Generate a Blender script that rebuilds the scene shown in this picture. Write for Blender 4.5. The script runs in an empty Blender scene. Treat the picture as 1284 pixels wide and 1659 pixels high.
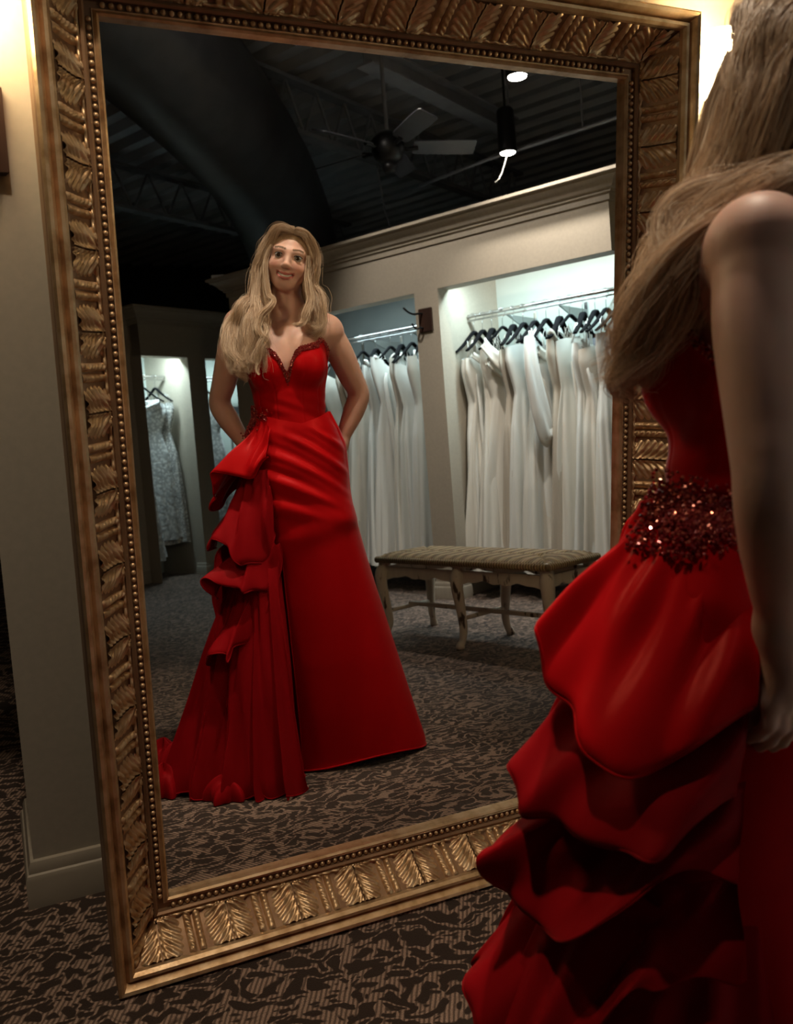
import bpy, math, random
import numpy as np
from mathutils import Vector, Matrix

sc = bpy.context.scene
# ---------------------------------------------------------------- camera
cam_d = bpy.data.cameras.new('camera'); cam = bpy.data.objects.new('camera', cam_d)
sc.collection.objects.link(cam); sc.camera = cam
CAM_H = 1.434
RX = ((0.91032, -0.09744, 0.40226), (-0.41326, -0.26811, 0.87025), (0.02305, -0.95845, -0.28434))  # right, down, forward as columns
cam.matrix_world = Matrix(((RX[0][0], -RX[0][1], -RX[0][2], 0), (RX[1][0], -RX[1][1], -RX[1][2], 0),
                           (RX[2][0], -RX[2][1], -RX[2][2], CAM_H), (0, 0, 0, 1)))
cam_d.sensor_fit = 'VERTICAL'; cam_d.sensor_height = 36.0; cam_d.lens = 1445.38/1659*36
cam_d.clip_start = 0.02
cam_d.dof.use_dof = True; cam_d.dof.focus_distance = 2.15; cam_d.dof.aperture_fstop = 5.6
# ---------------------------------------------------------------- world, exposure
w = bpy.data.worlds.new('world'); sc.world = w; w.use_nodes = True
w.node_tree.nodes['Background'].inputs[0].default_value = (0.05, 0.045, 0.04, 1)
w.node_tree.nodes['Background'].inputs[1].default_value = 0.3
sc.view_settings.view_transform = 'Standard'; sc.view_settings.look = 'None'
sc.view_settings.exposure = 0.30; sc.view_settings.gamma = 1.0; sc.view_settings.use_curve_mapping = False

TH = 0.4793                                   # the dress bays stand at this angle to the mirror wall
def AB(a, b, z): return Vector((a*math.sin(TH)+b*math.cos(TH), a*math.cos(TH)-b*math.sin(TH), z))

def lamp(name, kind, loc, energy, color, size=0.1, aim=None, spot=None, blend=0.6, parent=None):
    d = bpy.data.lights.new(name, kind); d.energy = energy; d.color = color
    if kind == 'AREA': d.size = size
    else: d.shadow_soft_size = size
    if kind == 'SPOT': d.spot_size = math.radians(spot); d.spot_blend = blend
    o = bpy.data.objects.new(name, d); sc.collection.objects.link(o); o.location = loc
    if aim is not None: o.rotation_euler = (Vector(aim)-Vector(loc)).to_track_quat('-Z', 'Y').to_euler()
    if parent: o.parent = parent
    return o
WARM = (1.0, 0.74, 0.46); COOL = (0.72, 0.95, 1.0); NEUT = (1.0, 0.90, 0.78)
# shop can lights, then spots added as fill (fixtures built below); the sconces beside the mirror glow through their own glass shades
lamp('spot_light', 'SPOT', AB(0.65, 2.81, 2.97), 70, NEUT, 0.05, aim=AB(0.75, 3.2, 2.0), spot=110)
lamp('spot_light', 'SPOT', AB(-0.05, 3.86, 2.97), 20, NEUT, 0.05, aim=AB(-0.9, 2.9, 0.3), spot=100)
lamp('spot_light', 'SPOT', (1.05, 1.58, 3.43), 105, (1, .85, .66), 0.05, aim=(0.86, 0.76, 1.45), spot=36)  # added fill on the front of the woman
lamp('spot_light', 'SPOT', (1.5, -1.0, 3.48), 95, NEUT, 0.05, aim=AB(0.0, 3.3, 1.9), spot=70)  # added fill for the gown bays
lamp('spot_light', 'SPOT', (0.5, -0.9, 3.48), 26, NEUT, 0.05, aim=(1.1, -1.2, 0.0), spot=100)  # added fill over the open carpet
lamp('spot_light', 'SPOT', (0.0, 0.95, 3.43), 75, (1, .80, .58), 0.05, aim=(0.52, 1.60, 0.9), spot=46)  # added to brighten the left side of the mirror frame
# cool tubes over the openings inside the bays
for a0, a1, e in ((-1.6, -0.55, 11), (-0.2, 0.9, 15)):
    o = lamp('tube_light', 'AREA', AB((a0+a1)/2, 3.42, 2.13), e, COOL, 0.05, aim=AB((a0+a1)/2, 3.60, 0.6))
    o.data.shape = 'RECTANGLE'; o.data.size = 0.06; o.data.size_y = a1-a0
    o.rotation_euler = (0, math.radians(-18), -TH)
for b0, b1, e in ((3.32, 3.8, 9), (4.05, 5.1, 10)):
    o = lamp('tube_light', 'AREA', AB(-3.80, (b0+b1)/2, 2.13), e, COOL, 0.05)
    o.data.shape = 'RECTANGLE'; o.data.size = b1-b0; o.data.size_y = 0.06
    o.rotation_euler = (math.radians(-15), 0, -TH)

# ---------------------------------------------------------------- materials
def mat(name, col=(.5, .5, .5), rough=.6, metal=0, **kw):
    m = bpy.data.materials.new(name); m.use_nodes = True
    b = m.node_tree.nodes['Principled BSDF']
    b.inputs['Base Color'].default_value = (*col, 1); b.inputs['Roughness'].default_value = rough; b.inputs['Metallic'].default_value = metal
    for k, v in kw.items():
        b.inputs[k.replace('_', ' ')].default_value = v
    return m
def N(m, t, **kw):
    n = m.node_tree.nodes.new(t)
    for k, v in kw.items(): setattr(n, k, v)
    return n
def lk(m, a, b): m.node_tree.links.new(a, b)
def bsdf(m): return m.node_tree.nodes['Principled BSDF']
def ramp(m, fac, stops):
    r = N(m, 'ShaderNodeValToRGB'); e = r.color_ramp.elements
    while len(e) < len(stops): e.new(0.5)
    for i, (p, c) in enumerate(stops): e[i].position = p; e[i].color = (*c, 1)
    lk(m, fac, r.inputs[0]); return r
def noise(m, scale, detail=3, vec=None, dist=0, stretch=None):
    tc = N(m, 'ShaderNodeTexCoord'); src = vec or tc.outputs['Object']
    if stretch:
        mp = N(m, 'ShaderNodeMapping'); mp.inputs['Scale'].default_value = stretch; lk(m, src, mp.inputs[0]); src = mp.outputs[0]
    n = N(m, 'ShaderNodeTexNoise'); n.inputs['Scale'].default_value = scale; n.inputs['Detail'].default_value = detail
    n.inputs['Distortion'].default_value = dist
    lk(m, src, n.inputs['Vector']); return n
def bump(m, fac, strength=.3, dist=.01):
    b = N(m, 'ShaderNodeBump'); b.inputs['Strength'].default_value = strength; b.inputs['Distance'].default_value = dist
    lk(m, fac, b.inputs['Height']); lk(m, b.outputs[0], bsdf(m).inputs['Normal']); return b
def mottled(name, c1, c2, scale, rough=.6, metal=0, bs=.2, bd=.003, stretch=None, lo=.35, hi=.65, **kw):
    m = mat(name, c1, rough, metal, **kw); n = noise(m, scale, 4, stretch=stretch)
    r = ramp(m, n.outputs['Fac'], [(lo, c1), (hi, c2)]); lk(m, r.outputs[0], bsdf(m).inputs['Base Color'])
    if bs: bump(m, n.outputs['Fac'], bs, bd)
    return m

M = {}
M['wall'] = mottled('wall_paint', (.43, .385, .315), (.46, .41, .335), 60, .8, bs=.15, bd=.001)
M['trim'] = mottled('trim_paint', (.38, .335, .27), (.42, .37, .30), 9, .55, bs=.05, stretch=(1, 8, 1))
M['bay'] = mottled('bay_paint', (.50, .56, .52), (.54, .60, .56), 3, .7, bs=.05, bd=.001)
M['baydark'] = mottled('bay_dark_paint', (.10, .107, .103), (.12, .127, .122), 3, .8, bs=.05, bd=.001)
M['dark'] = mottled('dark_paint', (.018, .018, .021), (.026, .026, .030), 2, .8, bs=.1)
M['deck'] = mottled('deck_paint', (.34, .34, .37), (.40, .40, .43), 3, .65, bs=.1)
M['steel_dark'] = mottled('dark_steel', (.16, .165, .19), (.20, .205, .23), 8, .5, bs=.05)
M['duct'] = mottled('duct_wrap', (.035, .035, .042), (.05, .05, .058), 6, .45, bs=.2, bd=.01)
M['fan'] = mottled('fan_paint', (.045, .046, .055), (.06, .062, .075), 8, .35, bs=.05)
M['chrome'] = mat('chrome', (.75, .76, .78), .12, 1)
M['velvet'] = mottled('black_velvet', (.004, .004, .005), (.008, .008, .009), 60, .95, bs=.1, Specular_IOR_Level=.1)
M['black'] = mat('black_metal', (.012, .012, .013), .4, .6)
M['wood_dark'] = mottled('dark_wood', (.030, .014, .010), (.055, .026, .017), 14, .45, stretch=(1, 1, .1), bs=.2)
# gilded frame
m = mat('gilt', (.42, .235, .10), .4, .8); M['gilt'] = m
n = noise(m, 26, 5); r = ramp(m, n.outputs['Fac'], [(.3, (.46, .28, .14)), (.5, (.70, .48, .27)), (.72, (.84, .63, .40))]); lk(m, r.outputs[0], bsdf(m).inputs['Base Color'])
n2 = noise(m, 180, 3); r2 = ramp(m, n2.outputs['Fac'], [(.3, (.36, .36, .36)), (.7, (.54, .54, .54))]); lk(m, r2.outputs[0], bsdf(m).inputs['Roughness']); bump(m, n2.outputs['Fac'], .25, .0008)
m = mat('gilt_dark', (.17, .07, .035), .5, .7); M['gilt_red'] = m  # darker brown gilt for the cove, bead channel and outer edge
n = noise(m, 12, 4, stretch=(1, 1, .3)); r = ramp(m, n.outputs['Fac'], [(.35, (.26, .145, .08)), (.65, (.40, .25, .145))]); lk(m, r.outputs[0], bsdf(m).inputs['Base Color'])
# mirror glass
m = bpy.data.materials.new('mirror_silver'); m.use_nodes = True; m.node_tree.nodes.clear()
g = N(m, 'ShaderNodeBsdfGlossy'); g.inputs['Roughness'].default_value = 0.0; g.inputs['Color'].default_value = (.93, .925, .91, 1)
o = N(m, 'ShaderNodeOutputMaterial'); lk(m, g.outputs[0], o.inputs[0]); M['mirror'] = m
# carpet
m = mat('carpet', (.1, .08, .06), .95, Sheen_Weight=.15); M['carpet'] = m
tc = N(m, 'ShaderNodeTexCoord')
wn = noise(m, 9, 2, vec=tc.outputs['Object'])
mx = N(m, 'ShaderNodeVectorMath', operation='MULTIPLY_ADD'); mx.inputs[1].default_value = (.10, .10, 0); lk(m, wn.outputs['Color'], mx.inputs[0]); lk(m, tc.outputs['Object'], mx.inputs[2])
mp = N(m, 'ShaderNodeMapping'); mp.inputs['Rotation'].default_value = (0, 0, math.radians(35)); mp.inputs['Scale'].default_value = (.75, 1.5, 1); lk(m, mx.outputs[0], mp.inputs[0])
pn = N(m, 'ShaderNodeTexNoise'); pn.inputs['Scale'].default_value = 25; pn.inputs['Detail'].default_value = 1.6; lk(m, mp.outputs[0], pn.inputs['Vector'])
sb = N(m, 'ShaderNodeMath', operation='SUBTRACT'); sb.inputs[1].default_value = .5; lk(m, pn.outputs['Fac'], sb.inputs[0])
ab = N(m, 'ShaderNodeMath', operation='ABSOLUTE'); lk(m, sb.outputs[0], ab.inputs[0])
ln = ramp(m, ab.outputs[0], [(.034, (1, 1, 1)), (.060, (0, 0, 0))])
hm = N(m, 'ShaderNodeMapping'); hm.inputs['Rotation'].default_value = (0, 0, math.radians(30)); lk(m, tc.outputs['Object'], hm.inputs[0])
wv = N(m, 'ShaderNodeTexWave'); wv.inputs['Scale'].default_value = 33; wv.inputs['Distortion'].default_value = 1.2; wv.inputs['Detail'].default_value = 1; lk(m, hm.outputs[0], wv.inputs['Vector'])
wr = ramp(m, wv.outputs['Fac'], [(.28, (.30, .30, .30)), (.6, (1, 1, 1))])
mu = N(m, 'ShaderNodeMath', operation='MULTIPLY'); lk(m, ln.outputs[0], mu.inputs[0]); lk(m, wr.outputs[0], mu.inputs[1])
fz = noise(m, 420, 2); fr = ramp(m, fz.outputs['Fac'], [(.3, (.55, .55, .55)), (.7, (1.25, 1.25, 1.25))])
cm = N(m, 'ShaderNodeMixRGB'); lk(m, mu.outputs[0], cm.inputs[0]); cm.inputs[1].default_value = (.036, .020, .013, 1); cm.inputs[2].default_value = (.43, .295, .225, 1)
c2 = N(m, 'ShaderNodeMixRGB', blend_type='MULTIPLY'); c2.inputs[0].default_value = 1; lk(m, cm.outputs[0], c2.inputs[1]); lk(m, fr.outputs[0], c2.inputs[2])
lk(m, c2.outputs[0], bsdf(m).inputs['Base Color'])
ad = N(m, 'ShaderNodeMath', operation='ADD'); lk(m, mu.outputs[0], ad.inputs[0]); lk(m, fz.outputs['Fac'], ad.inputs[1]); bump(m, ad.outputs[0], .5, .003)
# fabrics
def fabric(name, c1, c2, rough=.5, scale=5, sheen=.3, stretch=(3, 3, .5), bs=.25, bd=.004, **kw):
    m = mat(name, c1, rough, 0, Sheen_Weight=sheen, Sheen_Roughness=.4, Sheen_Tint=(*[min(1, c*1.5) for c in c2], 1), Specular_Tint=(*[min(1, c*1.3+.05) for c in c2], 1), **kw)
    n = noise(m, scale, 3, stretch=stretch); r = ramp(m, n.outputs['Fac'], [(.3, c1), (.7, c2)]); lk(m, r.outputs[0], bsdf(m).inputs['Base Color'])
    w_ = noise(m, 900, 1); a_ = N(m, 'ShaderNodeMath', operation='MULTIPLY_ADD'); a_.inputs[1].default_value = .04; lk(m, w_.outputs['Fac'], a_.inputs[0]); lk(m, n.outputs['Fac'], a_.inputs[2])
    bump(m, a_.outputs[0], bs, bd); return m
M['satin_red'] = fabric('red_satin', (.50, .0045, .007), (.56, .006, .009), .38, 4, .15, Specular_IOR_Level=.45)
M['organza_red'] = fabric('red_organza', (.27, .004, .007), (.34, .006, .010), .5, 6, .35, Specular_IOR_Level=.3)
M['ivory'] = fabric('ivory_satin', (.70, .68, .62), (.75, .735, .68), .42, 4, .2)
M['ivory_cool'] = fabric('white_crepe', (.72, .735, .71), (.77, .785, .76), .6, 4, .2)
M['champagne'] = fabric('champagne_satin', (.48, .43, .36), (.54, .49, .42), .4, 4, .2)
def lace(name, c_hi, c_lo, sc_=34):
    m = mat(name, c_hi, .65, 0, Sheen_Weight=.3); tc = N(m, 'ShaderNodeTexCoord')
    v = N(m, 'ShaderNodeTexVoronoi', feature='F1'); v.inputs['Scale'].default_value = sc_; lk(m, tc.outputs['Object'], v.inputs['Vector'])
    n = noise(m, 12, 3, dist=1.5); a = N(m, 'ShaderNodeMath', operation='MULTIPLY'); lk(m, v.outputs['Distance'], a.inputs[0]); lk(m, n.outputs['Fac'], a.inputs[1])
    r = ramp(m, a.outputs[0], [(.12, c_hi), (.30, c_lo)]); lk(m, r.outputs[0], bsdf(m).inputs['Base Color']); bump(m, a.outputs[0], .6, .01); return m
M['lace'] = lace('white_lace', (.82, .83, .82), (.46, .47, .47))
M['lace_beaded'] = lace('beaded_lace', (.85, .85, .83), (.38, .38, .37), 60)
# chipped cream paint with brown showing through
m = mat('worn_cream_paint', (.50, .43, .33), .6); M['cream'] = m
n = noise(m, 22, 5, stretch=(1, 1, .35)); r = ramp(m, n.outputs['Fac'], [(.34, (.07, .04, .025)), (.39, (.62, .53, .42)), (.8, (.72, .62, .50))]); lk(m, r.outputs[0], bsdf(m).inputs['Base Color']); bump(m, n.outputs['Fac'], .2, .002)
m = mat('rush', (.30, .20, .10), .8); M['rush'] = m
tc = N(m, 'ShaderNodeTexCoord'); wv = N(m, 'ShaderNodeTexWave'); wv.inputs['Scale'].default_value = 13; wv.inputs['Distortion'].default_value = 2.0; lk(m, tc.outputs['UV'], wv.inputs['Vector'])
n = noise(m, 40, 3); mxr = N(m, 'ShaderNodeMixRGB', blend_type='MULTIPLY'); mxr.inputs[0].default_value = .7
r = ramp(m, wv.outputs['Fac'], [(.0, (.17, .10, .045)), (1, (.52, .37, .19))]); lk(m, r.outputs[0], mxr.inputs[1]); lk(m, n.outputs['Color'], mxr.inputs[2]); mxr.inputs[0].default_value = .35; lk(m, mxr.outputs[0], bsdf(m).inputs['Base Color']); bump(m, wv.outputs['Fac'], .6, .004)
def emis(name, col, s):
    m = mat(name, col, .5); b = bsdf(m); b.inputs['Emission Color'].default_value = (*col, 1); b.inputs['Emission Strength'].default_value = s; return m
M['bulb'] = emis('lamp_glow', (1, .93, .82), 30)
M['shade'] = emis('frosted_glass_glow', (1, .76, .42), 30)
M['tube'] = emis('tube_glow', (.8, .97, 1), 4)
M['tag'] = mat('paper_tag', (.72, .72, .74), .8); M['print'] = mat('tag_print', (.1, .1, .11), .8)

# ---------------------------------------------------------------- mesh helpers
COL = sc.collection
class MB:
    def __init__(s): s.v = []; s.f = []
    def add(s, v, f):
        o = len(s.v); s.v += [tuple(p) for p in v]; s.f += [tuple(i+o for i in q) for q in f]; return s
    def box(s, x0, x1, y0, y1, z0, z1, bev=0):
        if bev:
            b = bev; V = []; F = []
            for (zz, k) in ((z0, b), (z0+b, 0), (z1-b, 0), (z1, b)):
                V += [(x0+k, y0+k, zz), (x1-k, y0+k, zz), (x1-k, y1-k, zz), (x0+k, y1-k, zz)]
            for l in range(3):
                for i in range(4): F.append((l*4+i, l*4+(i+1) % 4, l*4+4+(i+1) % 4, l*4+4+i))
            F += [(3, 2, 1, 0), (12, 13, 14, 15)]; return s.add(V, F)
        v = [(x0, y0, z0), (x1, y0, z0), (x1, y1, z0), (x0, y1, z0), (x0, y0, z1), (x1, y0, z1), (x1, y1, z1), (x0, y1, z1)]
        return s.add(v, [(3, 2, 1, 0), (4, 5, 6, 7), (0, 1, 5, 4), (1, 2, 6, 5), (2, 3, 7, 6), (3, 0, 4, 7)])
    def tube(s, pts, r, n=8, closed=False, flat=1.0):
        pts = [Vector(p) for p in pts]; rr = r if hasattr(r, '__len__') else [r]*len(pts)
        up = Vector((0, 0, 1)); V = []; F = []; prev = None
        for i, p in enumerate(pts):
            a = pts[i-1] if i else pts[0]; b = pts[i+1] if i+1 < len(pts) else pts[-1]
            t = (b-a)
            t = t.normalized() if t.length > 1e-9 else Vector((0, 0, 1))
            if prev is None:
                ref = up if abs(t.z) < .9 else Vector((1, 0, 0)); nx = t.cross(ref).normalized()
            else:
                nx = (prev - t*prev.dot(t)); nx = nx.normalized() if nx.length > 1e-6 else t.orthogonal().normalized()
            prev = nx; ny = t.cross(nx)
            for k in range(n):
                q = 2*math.pi*k/n; V.append(p + nx*math.cos(q)*rr[i] + ny*math.sin(q)*rr[i]*flat)
        for i in range(len(pts)-1):
            for k in range(n): F.append((i*n+k, i*n+(k+1) % n, (i+1)*n+(k+1) % n, (i+1)*n+k))
        F += [tuple(range(n-1, -1, -1)), tuple((len(pts)-1)*n+k for k in range(n))]
        return s.add(V, F)
    def lathe(s, prof, n=24, c=(0, 0, 0)):
        V = []; F = []
        for (r, z) in prof:
            for k in range(n): q = 2*math.pi*k/n; V.append((c[0]+r*math.cos(q), c[1]+r*math.sin(q), c[2]+z))
        for i in range(len(prof)-1):
            for k in range(n): F.append((i*n+k, i*n+(k+1) % n, (i+1)*n+(k+1) % n, (i+1)*n+k))
        return s.add(V, F)
    def grid(s, P, wrap=False):          # P: array (nu, nv, 3)
        nu, nv = len(P), len(P[0]); V = [tuple(P[i][j]) for i in range(nu) for j in range(nv)]; F = []
        for i in range(nu-1):
            for j in range(nv-1 if not wrap else nv):
                j2 = (j+1) % nv; F.append((i*nv+j, i*nv+j2, (i+1)*nv+j2, (i+1)*nv+j))
        return s.add(V, F)
    def mesh(s, name, m, smooth=False):
        me = bpy.data.meshes.new(name); me.from_pydata([tuple(float(c) for c in p) for p in s.v], [], [tuple(int(i) for i in q) for q in s.f]); me.materials.append(m)
        if smooth: me.polygons.foreach_set('use_smooth', [True]*len(me.polygons))
        me.update(); return me
    def build(s, name, m, parent=None, smooth=False, loc=None, rot=None, **props):
        o = bpy.data.objects.new(name, s.mesh(name, m, smooth)); COL.objects.link(o)
        if parent: o.parent = parent
        if loc is not None: o.location = loc
        if rot is not None: o.rotation_euler = rot
        for k, v in props.items(): o[k] = v
        return o
def autosmooth(o, ang=40):
    me = o.data; me.polygons.foreach_set('use_smooth', [True]*len(me.polygons)); me.set_sharp_from_angle(angle=math.radians(ang)); return o
def thing(name, label, cat, loc=(0, 0, 0), rot=(0, 0, 0), group=None):
    o = bpy.data.objects.new(name, None); COL.objects.link(o); o.empty_display_size = .05
    o.location = loc; o.rotation_euler = rot; o['label'] = label; o['category'] = cat
    if group: o['group'] = group
    return o
def tag(o, label, cat, group=None):
    o['label'] = label; o['category'] = cat
    if group: o['group'] = group
    return o
def inst(mesh, name, parent=None, loc=(0, 0, 0), rot=(0, 0, 0), scale=None):
    o = bpy.data.objects.new(name, mesh); COL.objects.link(o); o.parent = parent; o.location = loc; o.rotation_euler = rot
    if scale: o.scale = scale
    return o
def crom(pts, n):
    """Catmull-Rom through pts, n samples"""
    P = np.array(pts, float); k = len(P); t = np.linspace(0, k-1, n); i = np.clip(t.astype(int), 0, k-2); f = (t-i)[:, None]
    g = lambda j: P[np.clip(j, 0, k-1)]
    p0, p1, p2, p3 = g(i-1), g(i), g(i+1), g(i+2)
    return .5*((2*p1)+(-p0+p2)*f+(2*p0-5*p1+4*p2-p3)*f**2+(-p0+3*p1-3*p2+p3)*f**3)

# ================================================================ SETTING
ROT = (0, 0, -TH)          # bay parts are modelled with x = b, y = a
S = dict(kind='structure')
MB().box(-7, 10, -10, 7, -.1, 0).build('floor', M['carpet'], **S)
# mirror wall: ends just left of the mirror, shop floor goes on beyond it
MB().box(-.012, 4.2, 1.848, 2.10, 0, 4.0).build('wall_front', M['wall'], **S)
def sweep(prof, path, closed=False):
    """prof: list of (out, z); path: plan polyline; out is to the left of travel"""
    path = [Vector((p[0], p[1])) for p in path]; n = len(path); rings = []
    for i in range(n):
        d0 = (path[i]-path[i-1]).normalized() if i else (path[1]-path[0]).normalized()
        d1 = (path[i+1]-path[i]).normalized() if i+1 < n else d0
        n0 = Vector((-d0.y, d0.x)); n1 = Vector((-d1.y, d1.x)); mi = (n0+n1)
        mi = mi.normalized(); k = 1/max(.3, mi.dot(n0)); rings.append([(path[i].x+mi.x*k*o, path[i].y+mi.y*k*o, z) for o, z in prof])
    mb = MB(); mb.grid(rings); m_ = len(prof)
    mb.f.append(tuple(range(m_))); mb.f.append(tuple((n-1)*m_+k for k in range(m_-1, -1, -1))); return mb
BASE = [(0, 0), (.020, 0), (.020, .072), (.016, .082), (.012, .085), (.012, .100), (.007, .112), (0, .114)]
autosmooth(sweep(BASE, [(-.012, 2.10), (-.012, 1.848), (4.2, 1.848)][::-1]).build('baseboard_front', M['trim'], **S), 30)
CROWN = [(0, -.145), (.012, -.145), (.014, -.112), (.028, -.105), (.030, -.090), (.045, -.085), (.060, -.062), (.085, -.040), (.100, -.034), (.104, -.022), (.122, -.018), (.122, 0), (0, 0)]
ZC, ZH = 2.488, 2.060
b1 = 3.228; aL = -2.30; aR = .945
# right-hand run of bays (local x = b, y = a)
wr_ = MB(); th_ = .125
wr_.box(b1, b1+th_, aL, aR, ZH, ZC)                      # header
wr_.box(b1, b1+th_, aL, -1.60, 0, ZH)
wr_.box(b1, b1+th_, -.472, -.28, 0, ZH)                  # pier between the two bays
wr_.box(b1+th_, b1+.9, aL, aL+.12, 0, ZC)                # end return
wr_.box(b1+th_, b1+.80, -.44, -.31, 0, ZC)               # partition between bays
wr_.box(b1+.18, b1+.18+th_, aR, 2.6, ZH, ZC)             # set-back header of the next bay
wr_.box(b1+.18, b1+.18+th_, 2.3, 2.6, 0, ZH)
wr_.build('wall_right', M['wall'], rot=ROT, **S)
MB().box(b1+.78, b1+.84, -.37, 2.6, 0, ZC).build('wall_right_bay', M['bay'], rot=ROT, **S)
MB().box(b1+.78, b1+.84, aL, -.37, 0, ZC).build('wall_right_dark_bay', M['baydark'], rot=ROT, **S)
autosmooth(sweep([(o, ZC+z) for o, z in CROWN], [(b1+.9, aL), (b1, aL), (b1, aR), (b1+.18, aR), (b1+.18, 2.6)]).build('trim_1', M['trim'], rot=ROT, **S), 30)
autosmooth(sweep(BASE, [(b1+.6, aL), (b1, aL), (b1, -1.60), (b1+th_, -1.60)]).build('baseboard_right', M['trim'], rot=ROT, **S), 30)
autosmooth(sweep(BASE, [(b1+th_, -.472), (b1, -.472), (b1, -.28), (b1+th_, -.28)]).build('baseboard_right_pier', M['trim'], rot=ROT, **S), 30)
# far run of bays (front face at a = a2)
a2 = -3.61
wf = MB()
wf.box(3.30, 6.6, a2-th_, a2, ZH, ZC); wf.box(3.82, 4.03, a2-th_, a2, 0, ZH); wf.box(5.3, 6.6, a2-th_, a2, 0, ZH)
wf.box(1.2, 3.31, a2-.28, a2-.16, 0, ZC-.02); wf.box(3.30, 3.305, a2-.16, a2, 0, ZC-.02)
wf.box(3.86, 3.99, a2-.8, a2-th_, 0, ZC)
wf.build('wall_far', M['wall'], rot=ROT, **S)
MB().box(3.1, 6.6, a2-.78, a2-.72, 0, ZC).build('wall_far_bay', M['bay'], rot=ROT, **S)
autosmooth(sweep([(o, ZC+z) for o, z in CROWN], [(6.6, a2), (3.30, a2), (3.30, a2-.16), (1.2, a2-.16)][::-1]).build('trim_2', M['trim'], rot=ROT, **S), 30)
autosmooth(sweep(BASE, [(3.82, a2-th_), (3.82, a2), (4.03, a2), (4.03, a2-th_)]).build('baseboard_far', M['trim'], rot=ROT, **S), 30)
autosmooth(sweep(BASE, [(1.2, a2-.16), (3.29, a2-.16)]).build('baseboard_far_left', M['trim'], rot=ROT, **S), 30)
# dark shell of the shop above and around
for nm, bx in (('wall_left', (-7, -6.9, -10, 7, 0, 4.1)), ('wall_rear', (-7, 10, -10, -9.9, 0, 4.1)), ('wall_beyond', (-7, 10, 6.9, 7, 0, 4.1)), ('wall_outer', (9.9, 10, -10, 7, 0, 4.1))):
    MB().box(*bx).build(nm, M['dark'], **S)
# corrugated deck ceiling, ribs as geometry
P = []; xs = []; y = -13.0; k = 0
while y < 13:
    xs += [(y, 4.0), (y+.10, 4.0), (y+.13, 4.075), (y+.23, 4.075)]; y += .26
mb = MB(); mb.grid([[(x_, yy, zz) for yy, zz in xs] for x_ in (-14, 14)])
mb.build('ceiling', M['deck'], rot=(0, 0, math.pi/2-TH), **S)
MB().box(-8, 11, -10.5, 7.5, 4.12, 4.2).build('ceiling_roof', M['dark'], **S)
M['steel_br2'] = mottled('grey_steel', (.26, .265, .30), (.31, .315, .35), 8, .5, bs=.05)
# ================================================================ OVERHEAD (open roof of the shop)
def abp(a, b, z): return (b, a, z)
def truss(name, p0, p1, h, label, n=9, w_=.05):
    """open-web joist from p0 to p1 (bottom chord), height h"""
    p0 = Vector(p0); p1 = Vector(p1); d = (p1-p0); L_ = d.length; t = thing(name, label, 'roof joist', p0, (0, 0, math.atan2(d.y, d.x)), 'roof joists')
    MB().box(0, L_, -w_, w_, 0, .035).build('bottom_chord', M['steel_dark'], t)
    MB().box(0, L_, -w_, w_, h-.03, h).build('top_chord', M['steel_dark'], t)
    me = None
    for i in range(n):
        a = i*L_/n; mb = MB(); mb.tube([(0, 0, .02), (L_/n/2, 0, h-.02), (L_/n, 0, .02)], .014, 6)
        if me is None: me = mb.mesh('web', M['steel_dark'])
        inst(me, 'web', t, (a, 0, 0))
truss('roof_joist', AB(-1.62, 2.2, 3.48), AB(-1.75, 7.0, 3.48), .42, 'dark open-web roof joist left of the ceiling fan, under the ribbed deck', 14)
truss('roof_joist', AB(-3.9, 1.2, 3.48), AB(-4.2, 7.0, 3.48), .42, 'far dark joist beyond the big round duct', 14)
truss('roof_joist', AB(.9, 1.6, 3.48), AB(.9, 7.0, 3.48), .42, 'dark roof joist nearest the mirror top, right of the ceiling fan', 14)
# cross beam
t = thing('steel_beam', 'wide dark steel beam running to the right from above the fan', 'steel beam', AB(-.72, 3.2, 3.62), (0, 0, 0))
bm_ = MB(); p_ = [Vector((0, 0, 0)), AB(-.80, 5.25, 3.62)-AB(-.72, 3.2, 3.62)]
d_ = (p_[1]).normalized(); s_ = Vector((-d_.y, d_.x, 0))*.07
for (z0, z1, k) in ((0, .015, 1), (.13, .145, 1), (.015, .13, .08)):
    v = [a_+s_*q*k+Vector((0, 0, z)) for z in (z0, z1) for a_ in p_ for q in (-1, 1)]
    bm_.add(v, [(0, 1, 3, 2), (4, 6, 7, 5), (0, 4, 5, 1), (2, 3, 7, 6), (0, 2, 6, 4), (1, 5, 7, 3)])
bm_.build('flange', M['steel_br2'], t)
# ceiling fan with five blades
t = thing('ceiling_fan', 'dark ceiling fan with five blades hanging above the bays', 'ceiling fan', AB(-.55, 3.17, 3.02), ROT)
MB().lathe([(0, -.10), (.05, -.10), (.09, -.07), (.11, -.02), (.11, .05), (.07, .09), (.03, .11), (0, .11)], 24).build('motor_housing', M['black'], t, True)
MB().tube([(0, 0, .10), (0, 0, .92)], .014, 8).build('down_rod', M['steel_dark'], t)
MB().lathe([(0, .0), (.06, .0), (.07, .04), (.03, .09), (0, .09)], 16, (0, 0, .88)).build('ceiling_cup', M['black'], t, True)
MB().lathe([(0, -.16), (.035, -.16), (.05, -.13), (.05, -.10), (0, -.10)], 16).build('switch_cup', M['black'], t, True)
P = [[(r, s*w_, -.0 + s*.012) for s in (-1, -.5, 0, .5, 1)] for r, w_ in ((.17, .045), (.20, .058), (.35, .066), (.50, .07), (.585, .068), (.60, .055))]
bl = MB(); bl.grid(P); nb = len(bl.v); bl.grid([[(x_, y_, z_+.008) for x_, y_, z_ in r] for r in P])
rim = [0, 1, 2, 3, 4, 9, 14, 19, 24, 29, 28, 27, 26, 25, 20, 15, 10, 5]
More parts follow.
